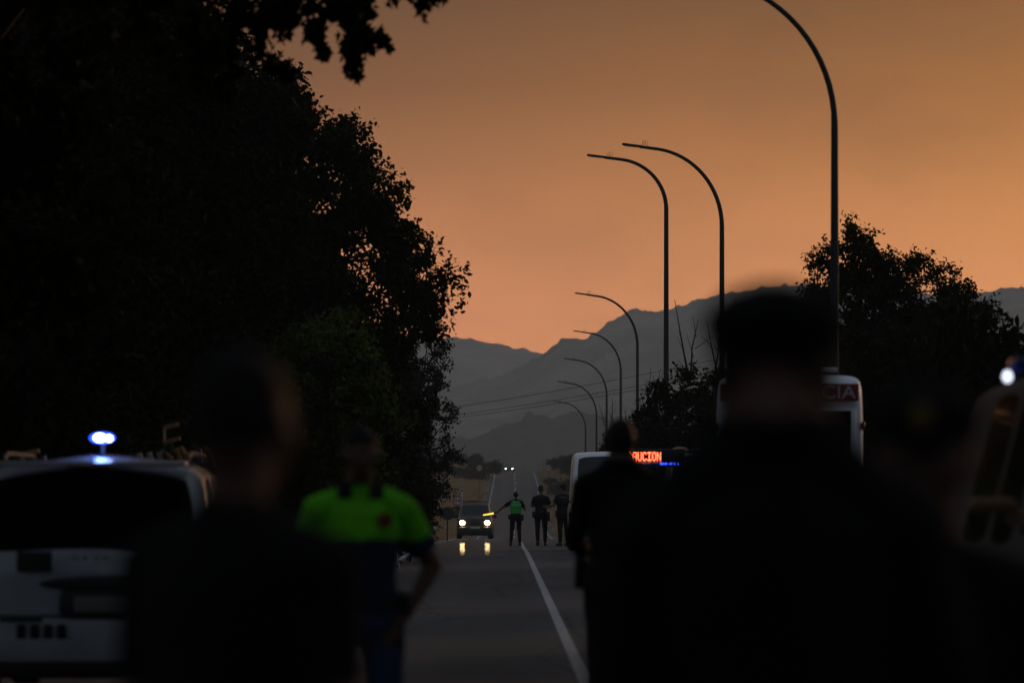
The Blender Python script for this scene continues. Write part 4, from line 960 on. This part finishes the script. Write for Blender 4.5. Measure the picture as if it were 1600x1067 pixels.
# ------------------------------------------------------------------ people
def person_fig(root, H=1.78, pose=None, vox=.01, build=1.0, head_yaw=0, clothes=None, hair='short', fat=0, leanx=0):
    """Figure facing -Y. pose: dict of wrist/elbow/hand targets in metres for a 1.78 m figure."""
    s = H/1.78; P = dict(
        shL=(.178, .0, 1.405), elL=(.24, .03, 1.14), wrL=(.26, -.06, .90), shR=(-.178, .0, 1.405), elR=(-.24, .03, 1.14), wrR=(-.26, -.06, .90),
        hipL=(.095, 0, .93), knL=(.11, -.025, .51), anL=(.12, .02, .10), hipR=(-.095, 0, .93), knR=(-.11, -.025, .51), anR=(-.12, .02, .10), handL=(0, -.3, -1), handR=(0, -.3, -1), curl=.5, tilt=0)
    P.update(pose or {})
    V = lambda k: Vector(P[k])
    b = MB().use(M_skin); k_ = build
    b.rings([(.82, .10*k_, .085, 0, .0), (.88, .160*k_, .118, 0, .005), (.95, .172*k_, .125, 0, .01), (1.03, .158*k_, .115+fat, 0, -.0-fat*.3), (1.12, .152*k_, .112+fat, 0, -.005-fat*.3), (1.22, .170*k_, .120+fat*.4, 0, -.003), (1.32, .183*k_, .128, 0, .0), (1.39, .172*k_, .118, 0, .008), (1.445, .118*k_, .092, 0, .014), (1.50, .072, .068, 0, .012)], 28)
    b.capsule((0, .018, 1.46), (0, -.004, 1.59), .062, .056)
    for S in 'LR':
        sh, el, wr = V('sh'+S), V('el'+S), V('wr'+S)
        b.capsule(sh, el, .060*k_, .044*k_); b.capsule(el, wr, .044*k_, .029); b.capsule(el, el.lerp(wr, .35), .044*k_, .041*k_)
        b.capsule(Vector((sh.x*.30, .012, 1.462)), sh, .050, .066*k_)
        hp, kn, an = V('hip'+S), V('kn'+S), V('an'+S)
        b.capsule(hp, kn, .088*k_, .060); b.capsule(kn, an, .058, .040); b.capsule(kn.lerp(an, .12)+Vector((0, .018, 0)), kn.lerp(an, .45)+Vector((0, .016, 0)), .052, .048)
        b.ell(hp+Vector((0, .045, -.0)), (.088, .09, .10))
        ft = Vector((an.x*1.08, an.y-.16, .045)); 
        b.capsule(an+Vector((0, .035, -.05)), ft, .046, .040)
        # hand
        hd = Vector(P['hand'+S]).normalized(); sg = 1 if S == 'L' else -1
        side = Vector(P.get('palm'+S, (0, -1, 0))); side = (side - hd*side.dot(hd)).normalized(); nrm = hd.cross(side)
        pc = wr+hd*.055
        Mx = Matrix((side, nrm, hd)).transposed()
        b.ell(pc, (.040, .019, .056), 14, 10, Mx); b.capsule(wr-hd*.01, pc, .027, .026)
        curl = P['curl']
        ns = nrm*(sg if P.get('flip', 0) else -sg)
        for q, (o, ln, rr) in enumerate(((.030, .070, .0088), (.010, .078, .0092), (-.011, .072, .0088), (-.030, .056, .0078))):
            a = pc+hd*.043+side*o; d1 = (hd*math.cos(curl*.6)+ns*math.sin(curl*.6)); a2 = a+d1*ln*.45
            d2 = hd*math.cos(curl*1.5)+ns*math.sin(curl*1.5); a3 = a2+d2*ln*.32; d3 = hd*math.cos(curl*2.2)+ns*math.sin(curl*2.2); a4 = a3+d3*ln*.26
            b.capsule(a-hd*.02, a2, rr*1.1, rr, 8); b.capsule(a2, a3, rr, rr*.95, 8); b.capsule(a3, a4, rr*.95, rr*.85, 8)
        th = pc-hd*.02+side*.034; td = (side*.8+hd*.55+ns*.3).normalized(); t2 = th+td*.038; t3 = t2+(hd*.8+side*.25+ns*.4).normalized()*.03
        b.capsule(th-side*.01, t2, .012, .010, 8); b.capsule(t2, t3, .010, .0085, 8)
    # head, sculpted in its own frame and turned on the neck
    hu = P.get('hunch', 0)
    if hu:
        for sx in (-1, 1): b.capsule((sx*.03, .03, 1.50), (sx*.12, .015, 1.42), .064, .058)
        b.ell((0, .03, 1.53), (.088, .075, .075))
    Mh = Matrix.Translation((0, -.012-hu*.8, 1.60-hu)) @ Matrix.Rotation(head_yaw, 4, 'Z') @ Matrix.Rotation(P['tilt'], 4, 'X')
    hb = MB()
    hb.ell((0, .012, .085), (.076, .097, .094), 26, 18); hb.ell((0, -.03, .03), (.060, .066, .078), 22, 14); hb.ell((0, -.055, -.018), (.036, .036, .032)); hb.ell((0, .035, .02), (.058, .058, .06))
    hb.capsule((0, -.094, .062), (0, -.118, .028), .008, .014, 10); hb.ell((.012, -.106, .024), (.010, .010, .008)); hb.ell((-.012, -.106, .024), (.010, .010, .008))
    hb.capsule((-.020, -.096, -.006), (.020, -.096, -.006), .0065, .0065, 8); hb.capsule((-.016, -.093, -.016), (.016, -.093, -.016), .007, .007, 8)
    hb.capsule((-.046, -.080, .083), (-.014, -.091, .081), .009, .010, 8); hb.capsule((.046, -.080, .083), (.014, -.091, .081), .009, .010, 8)
    for sx in (-1, 1):
        hb.ell((sx*.045, -.062, .035), (.022, .028, .022)); hb.ell((sx*.079, .012, .055), (.009, .020, .032)); hb.ell((sx*.082, .022, .068), (.010, .012, .018))
    b.add([Mh @ Vector(v) for v in hb.v], hb.f)
    me = b.mesh('fig')
    tmp = bpy.data.objects.new('tmpfig', me); COL.objects.link(tmp)
    r1 = tmp.modifiers.new('r', 'REMESH'); r1.mode = 'VOXEL'; r1.voxel_size = vox; r1.use_smooth_shade = True
    sm = tmp.modifiers.new('s', 'SMOOTH'); sm.factor = .5; sm.iterations = max(2, int(.026/vox)) if vox > .007 else 3
    bpy.context.view_layer.update(); dg = bpy.context.evaluated_depsgraph_get()
    body = bpy.data.meshes.new_from_object(tmp.evaluated_get(dg)); bpy.data.objects.remove(tmp)
    nv = len(body.vertices); co = np.empty(nv*3); body.vertices.foreach_get('co', co); co = co.reshape(-1, 3)
    no = np.empty(nv*3); body.vertices.foreach_get('normal', no); no = no.reshape(-1, 3)
    # region labels by nearest bone
    def dist(a, c):
        a = np.array(a); c = np.array(c); ab = c-a; t = np.clip(((co-a)@ab)/(ab@ab), 0, 1); return np.linalg.norm(co-a-t[:, None]*ab, axis=1)
    bones = [('torso', (0, 0, 1.0), (0, 0, 1.40), .13), ('pelvis', (-.06, 0, .92), (.06, 0, .92), .10), ('neck', (0, 0, 1.50), (0, 0, 1.58), .05), ('head', Mh @ Vector((0, 0, .02)), Mh @ Vector((0, 0, .12)), .085)]
    for S in 'LR': 
        bones += [('uarm', V('sh'+S), V('el'+S), .05), ('farm', V('el'+S), V('wr'+S), .035), ('hand', V('wr'+S)+Vector(P['hand'+S]).normalized()*.03, V('wr'+S)+Vector(P['hand'+S]).normalized()*.16, .03),
                  ('thigh', V('hip'+S), V('kn'+S), .07), ('calf', V('kn'+S), V('an'+S)+Vector((0, 0, .06)), .05), ('foot', V('an'+S)+Vector((0, 0, -.03)), V('an'+S)+Vector((0, -.16, -.06)), .04)]
    D = np.stack([dist(a, c)-r_ for (_, a, c, r_) in bones]); lab = np.array([x[0] for x in bones])[np.argmin(D, axis=0)]
    # distance along the upper arm, for sleeve ends
    polys = [tuple(p.vertices) for p in body.polygons]; PV = np.array([p[:4] if len(p) >= 4 else (*p, p[-1]) for p in polys])
    cen = co[PV].mean(axis=1); plab = lab[PV[:, 0]]
    for v in range(nv): pass
    co_s = co*s
    body.vertices.foreach_set('co', co_s.reshape(-1).astype(np.float32)); body.materials.clear(); body.materials.append(M_skin); body.update()
    bo = link('body', body, root)
    Mi = Mh.inverted(); Mi = np.array(Mi); hc = cen@Mi[:3, :3].T + Mi[:3, 3]
    def garment(name, sel, off, m, wr=.0, seed=0):
        idx = np.nonzero(sel)[0]
        if not len(idx): return None
        q = PV[idx]; used, inv = np.unique(q.reshape(-1), return_inverse=True); inv = inv.reshape(-1, 4)
        p = co[used].copy(); n_ = no[used]
        w_ = np.array([noise.noise(Vector((c[0]*9+seed, c[1]*9, c[2]*5))) + .6*noise.noise(Vector((c[0]*22, c[1]*22+seed, c[2]*11))) for c in p]) if wr else 0
        p += n_*(off + (wr*w_ if wr else 0))[:, None] if wr else n_*off
        m2 = bpy.data.meshes.new(name); m2.from_pydata([tuple(x) for x in p*s], [], [tuple(dict.fromkeys(x)) for x in inv.tolist()]); m2.materials.append(m)
        m2.polygons.foreach_set('use_smooth', [True]*len(m2.polygons)); o = link(name, m2, root)
        sd = o.modifiers.new('th', 'SOLIDIFY'); sd.thickness = .006; sd.offset = -1
        return o
    clothes(garment, cen, plab, P, hc)
    if hair:
        if hair == 'short':
            sel = (plab == 'head') & (((hc[:, 2] > .105) & (hc[:, 1] > -.085)) | ((hc[:, 1] > .03) & (hc[:, 2] > -.0)) | ((hc[:, 1] > -.01) & (hc[:, 2] > .085)))
            garment('hair', sel, .006, M_hair, .004)
        elif hair == 'cropped':
            sel = (plab == 'head') & (((hc[:, 2] > .115) & (hc[:, 1] > -.07)) | ((hc[:, 1] > .035) & (hc[:, 2] > .01)) | ((hc[:, 1] > -.005) & (hc[:, 2] > .09)))
            garment('hair', sel, .0035, M_hair, .002)
    for sx in (-1, 1):
        c = (Mh @ Vector((sx*.031, -.081, .063)))*s; o = MB().use(M_eye).ell(c, (.012*s, .012*s, .009*s), 12, 8).build('eye', None, root)
        c = (Mh @ Vector((sx*.031, -.090, .063)))*s; MB().use(M_hair).ell(c, (.0055*s, .005*s, .0055*s), 10, 6).build('iris', None, o)
    return dict(Mh=Mh, s=s, P=P, body=bo)
def cap(root, fig, m=M_navy, badge=True, visor=True, puff=0):
    Mh, s = fig['Mh'], fig['s']; c = MB(); vs = []; fs = []
    secs = [(.098, .084, .103), (.125, .086+puff*.6, .106+puff*.6), (.160, .080+puff, .100+puff), (.190, .058+puff*.4, .076+puff*.4), (.205, .025, .035)]
    n = 28
    for (z, rx, ry) in secs:
        for k in range(n): a = 2*math.pi*k/n; vs.append(Vector((rx*math.cos(a), .012+ry*math.sin(a), z)))
    for i in range(len(secs)-1):
        for k in range(n): k2 = (k+1) % n; fs.append((i*n+k, i*n+k2, (i+1)*n+k2, (i+1)*n+k))
    fs.append(tuple((len(secs)-1)*n+k for k in range(n)))
    c.add([(Mh @ v)*s for v in vs], fs); o = c.build('cap', m, root)
    if visor:
        vs = []; fs = []; n = 12
        for dz in (0, -.006):
            for k in range(n+1):
                a = math.pi+math.pi*k/n; vs.append(Vector((.082*math.cos(a), .0+.098*math.sin(a), .104+dz)))
                vs.append(Vector((.080*math.cos(a), -.01+.165*math.sin(a), .092+dz+.01*abs(math.cos(a)))))
        q = 2*(n+1)
        for k in range(n):
            fs += [(2*k, 2*k+1, 2*k+3, 2*k+2), (q+2*k, q+2*k+2, q+2*k+3, q+2*k+1), (2*k+1, q+2*k+1, q+2*k+3, 2*k+3)]
        MB().add([(Mh @ v)*s for v in vs], fs).build('visor', m, o)
    if badge:
        MB().ell((Mh @ Vector((0, -.108, .140)))*s, (.020*s, .010*s, .022*s), 12, 8).build('badge', mat('gold_thread', (.38, .24, .05), .6), o)
def belt(root, fig, items=(), z=1.0, rx=.188, ry=.142):
    s = fig['s']; n = 36; vs = []; fs = []
    for zz in (z-.025, z+.025):
        for rr in (1.0, .95):
            for k in range(n): a = 2*math.pi*k/n; vs.append((rx*rr*math.cos(a)*s, (.005+ry*rr*math.sin(a))*s, zz*s))
    for k in range(n):
        k2 = (k+1) % n; fs += [(k, k2, 2*n+k2, 2*n+k), (n+k, 3*n+k, 3*n+k2, n+k2), (k, n+k, n+k2, k2), (2*n+k, 2*n+k2, 3*n+k2, 3*n+k)]
    o = MB().add(vs, fs).build('belt', M_leather, root)
    for (a, w_, d_, h_, dz, nm) in items:
        x = (rx+d_*.4)*math.cos(a)*s; y = (.005+(ry+d_*.4)*math.sin(a))*s
        MB().box((x, y, (z+dz)*s), (w_*s, d_*s, h_*s), rz=a+math.pi/2, bev=.012).build(nm, M_leather, o)
    return o
def std(shirt, trousers, sleeve='short', waist=1.0, boots=M_leather, shirt_off=.012, wrk=.005, split=None, collar=None):
    def f(G, c, lab, P, hc):
        def arm_t(lab_, t0, t1):
            r = np.zeros(len(c), bool)
            for S in 'LR':
                a = np.array(P['sh'+S]); b_ = np.array(P['el'+S]); w_ = np.array(P['wr'+S])
                if lab_ == 'uarm': aa, bb = a, b_
                else: aa, bb = b_, w_
                t = ((c-aa)@(bb-aa))/((bb-aa)@(bb-aa)); near = np.linalg.norm(c-aa-np.clip(t, 0, 1)[:, None]*(bb-aa), axis=1) < .085
                r |= (lab == lab_) & (t >= t0) & (t <= t1) & near
            return r
        tor = ((lab == 'torso') | ((lab == 'pelvis') & (c[:, 2] > .955)) | ((lab == 'neck') & (c[:, 2] < 1.475+.1*c[:, 1])) | ((lab == 'uarm') & (np.abs(c[:, 0]) < .2) & (c[:, 2] > 1.33))) & (c[:, 2] > waist-.03)
        sl = arm_t('uarm', -1, .72) if sleeve == 'short' else (lab == 'uarm') | arm_t('farm', -1, .93)
        sel = tor | sl
        if split:
            zz, top, low, cuff = split
            up = sel & (c[:, 2] > zz) & ~arm_t('uarm', .52, 2)
            G('shirt', sel & ~up & ~sl, shirt_off, low, wrk); G('shirt_upper', up, shirt_off+.001, top, wrk); [G('sleeve_cuff', sel & ~up & sl & (c[:, 0]*q > 0), shirt_off+.003, cuff, wrk) for q in (-1, 1)]
        else: G('shirt', sel, shirt_off, shirt, wrk)
        if collar: G('collar', (c[:, 2] > 1.452) & (c[:, 2] < 1.535) & ((lab == 'neck') | (lab == 'torso') | (lab == 'uarm')) & (np.abs(c[:, 0]) < .10) & ((np.abs(c[:, 0]) > .035) | (c[:, 1] > 0)), .022, collar, .003)
        G('trousers', ((lab == 'thigh') | (lab == 'calf') | (lab == 'pelvis') | ((lab == 'torso') & (c[:, 2] < waist+.01))) & (c[:, 2] < waist+.015), .014, trousers, .008, 3)
        G('boots', (lab == 'foot') | ((lab == 'calf') & (c[:, 2] < .22)), .009, boots, 0)
    return f
def P_(px_, y): return (px_-800)/F*y
def hgt(py_, y, gz): return 1.45+(778-py_)/F*y - gz

# near officer in the green and navy shirt, hand on hip, facing us
def officer_green():
    y = 17.0; X = P_(563, y)
    t = thing('person', 'person in a bright green and navy polo shirt facing the camera, hand on hip', 'person', (X, y, 0), .06)
    f = person_fig(t, 1.765, dict(elL=(.325, .05, 1.16), wrL=(.215, -.035, .965), handL=(-.55, -.1, -.75), palmL=(0, -1, 0), elR=(-.30, .06, 1.17), wrR=(-.22, -.04, .96), handR=(.55, -.15, -.75), curl=.7, knL=(.125, -.02, .51), anL=(.16, .02, .1), anR=(-.15, .02, .1)),
                   .0075, .97, .05, std(None, M_blue_tr, 'short', split=(1.275, M_hv, mat('blue_cloth', (.015, .035, .08), .9), mat('blue_cloth', (.015, .035, .08), .9)), collar=M_navy, shirt_off=.017, wrk=.011), 'short', .01)
    belt(t, f, [(-.3, .06, .05, .12, -.02, 'pouch'), (3.4, .07, .05, .14, -.04, 'pouch'), (.4, .05, .04, .1, 0, 'radio')])
    b = MB().disc((.105, -.142, 1.355), .034, .008); b.build('chest_badge', M_badge, t); MB().ring((.105, -.149, 1.355), .02, .012, .006).build('badge_ring', M_gold, t)
officer_green()
def near_left():
    y = 6.1; t = thing('person', 'near bareheaded man in silhouette at left centre, warm light on the side of his face', 'person', (P_(372, y), y, 0), 2.45)
    f = person_fig(t, hgt(545, y, 0), dict(elL=(.22, -.0, 1.15), elR=(-.22, .0, 1.15), wrR=(-.22, -.08, .9), wrL=(.20, -.20, 1.06), handL=(-.5, -.8, .1), palmL=(0, 0, 1), tilt=.12), .007, .98, .15, std(M_black, M_black, 'short'), 'cropped', .02)
    belt(t, f, [(0, .06, .06, .14, -.02, 'pouch'), (2.8, .07, .05, .14, -.03, 'pouch')])
near_left()
def near_centre():
    y = 5.55; t = thing('person', 'largest near silhouette right of centre, capped head against the orange sky', 'person', (P_(1209, y), y, 0), math.pi)
    f = person_fig(t, 1.80, dict(tilt=-.02, hunch=.06, shL=(.172, 0, 1.375), shR=(-.175, 0, 1.385), elL=(.215, -.02, 1.15), elR=(-.25, -.02, 1.15), wrL=(.22, -.20, 1.02), wrR=(-.24, -.20, 1.02), handL=(-.4, -.8, .1), handR=(.4, -.8, .1)), .007, .98, .12, std(M_black, M_black, 'long', shirt_off=.012, wrk=.008), 'short', .02)
    cap(t, f, M_black, False, True, .022)
    belt(t, f, [(0, .07, .06, .16, -.04, 'pouch'), (1.6, .1, .05, .08, 0, 'pouch'), (3.1, .07, .06, .16, -.04, 'pouch')])
near_centre()
def near_right():
    y = 6.2; t = thing('person', 'near man at the right in a dark cap with a small gold badge', 'person', (P_(1446, y), y, 0), -.25)
    f = person_fig(t, 1.615, dict(elL=(.28, .02, 1.15), wrL=(.2, -.18, 1.05), handL=(-.6, -.6, .1), elR=(-.28, .02, 1.15), wrR=(-.2, -.18, 1.05), handR=(.6, -.6, .1)), .007, 1.12, .1, std(M_black, M_black, 'short'), 'short', .02)
    cap(t, f, M_black, True, True, .016)
    belt(t, f, [(0, .06, .06, .14, -.02, 'pouch')])
near_right()
def mid_man():
    y = 21.5; t = thing('person', 'dark figure seen from behind just left of the red lettered sign', 'person', (P_(970, y), y, 0), math.pi)
    f = person_fig(t, hgt(655, y, 0)+.02, dict(hunch=.02, elL=(.24, -.02, 1.15), wrL=(.19, -.2, 1.06), handL=(-.7, -.6, .1), elR=(-.24, -.02, 1.15), wrR=(-.19, -.2, 1.06), handR=(.7, -.6, .1)), .009, 1.0, 0, std(M_black, M_black, 'long'), 'short')
    belt(t, f, [(0, .07, .06, .16, -.04, 'holster'), (3.1, .07, .05, .13, -.03, 'pouch')])
mid_man()
YO = 127.0
def officer_wand():
    t = thing('person', 'officer in a green vest seen from behind, holding out a yellow lit wand', 'person', (P_(806, YO), YO, zr(YO)), math.pi)
    # faces away: figure's left is the picture's left
    f = person_fig(t, 1.79, dict(elL=(.42, -.06, 1.27), wrL=(.60, -.10, 1.10), handL=(.85, -.1, -.35), palmL=(0, 0, 1), elR=(-.30, .02, 1.20), wrR=(-.29, -.20, 1.22), handR=(.1, -.7, .6), curl=1.2, knL=(.13, -.02, .51), anL=(.165, .02, .1), anR=(-.13, .02, .1), tilt=.1), .012, 1.0, .1, std(M_black, M_black, 'short'), 'short')
    def vest():
        n = 32; vs = []; fs = []
        secs = [(1.05, .176, .138), (1.15, .174, .138), (1.26, .186, .142), (1.36, .192, .142), (1.44, .165, .118), (1.485, .10, .09)]
        for z, rx, ry in secs:
            for k in range(n): a = 2*math.pi*k/n; vs.append((rx*1.04*math.cos(a), .004+ry*1.03*math.sin(a), z*1.005))
        for i in range(len(secs)-1):
            for k in range(n): k2 = (k+1) % n; fs.append((i*n+k, i*n+k2, (i+1)*n+k2, (i+1)*n+k))
        o = MB().add(vs, fs).build('vest', mat('vest_green', (.05, .42, .06), .85), t)
        MB().box((0, .15, 1.33), (.30, .012, .05), bev=.004).build('reflective_band', M_refl, o)
    vest()
    belt(t, f, [(0, .07, .07, .16, -.06, 'holster'), (3.1, .08, .08, .2, -.08, 'holster'), (2.2, .06, .05, .1, -.02, 'pouch')])
    w = thing('traffic_wand', 'yellow lit traffic wand held out in front of the stopped car', 'wand', (0, 0, 0))
    # hand tip in world (figure rotated by pi)
    hw = Vector((-.60, .10, 1.10))+Vector((-.85, .1, -.35)).normalized()*.07
    w.location = (t.location.x+hw.x, t.location.y+hw.y, t.location.z+hw.z)
    MB().tube([(.06, 0, .01), (-.06, 0, -.01)], [.017, .017], 10).build('grip', M_blk, w)
    MB().tube([(-.07, 0, -.01), (-.12, 0, -.02), (-.42, 0, -.07)], [.03, .03, .022], 12).build('lit_tube', M_wand, w)
officer_wand()
def officers():
    t = thing('person', 'middle officer of the far three, black uniform and gear belt, hands joined at the chest', 'person', (P_(845, YO), YO-.5, zr(YO)), math.pi*.98)
    f = person_fig(t, 1.98*.99, dict(elL=(.27, -.05, 1.19), wrL=(.08, -.26, 1.20), handL=(-.9, -.3, .1), palmL=(0, 0, 1), elR=(-.28, -.05, 1.19), wrR=(-.10, -.26, 1.19), handR=(.9, -.3, .1), palmR=(0, 0, 1), tilt=.35, curl=.9, anL=(.09, .12, .13), knL=(.1, .02, .52), anR=(-.13, -.08, .1), knR=(-.12, -.1, .51)), .012, 1.08, .2, std(M_black, M_black, 'short'), 'short')
    cap(t, f, M_black, False, True)
    belt(t, f, [(0, .09, .08, .2, -.07, 'holster'), (3.1, .1, .1, .28, -.12, 'holster'), (1.8, .08, .05, .1, 0, 'pouch'), (.9, .08, .06, .12, -.02, 'pouch')])
    t = thing('person', 'officer in black turned sideways next to the white van, arm reaching towards a colleague', 'person', (P_(880, YO), YO-1.0, zr(YO)), math.pi*1.15)
    f = person_fig(t, 2.0, dict(elL=(.32, -.03, 1.19), wrL=(.40, -.22, 1.12), handL=(.8, -.5, .2), palmL=(0, 0, 1), elR=(-.27, .03, 1.15), wrR=(-.2, -.2, 1.1), handR=(.4, -.8, .1), tilt=.2), .012, 1.18, .4, std(M_black, M_black, 'short', shirt_off=.02), 'short', .02)
    cap(t, f, M_black, False, True)
    belt(t, f, [(0, .09, .08, .2, -.07, 'holster'), (3.1, .1, .09, .22, -.09, 'holster'), (1.6, .08, .05, .1, 0, 'pouch')])
officers()

# ------------------------------------------------------------------ haze
def haze():
    m = bpy.data.materials.new('haze'); m.use_nodes = True; t = m.node_tree; t.nodes.clear()
    v = N(t, 'ShaderNodeVolumePrincipled'); v.inputs['Color'].default_value = (.92, .95, .91, 1); v.inputs['Density'].default_value = 2.6e-4; v.inputs['Anisotropy'].default_value = 0.0
    o = N(t, 'ShaderNodeOutputMaterial'); t.links.new(v.outputs[0], o.inputs['Volume'])
    b = MB().use(m).box((0, 2400, 107), (6400, 4900, 236)); ob = b.build('haze', smooth=False); ob['kind'] = 'stuff'
haze()
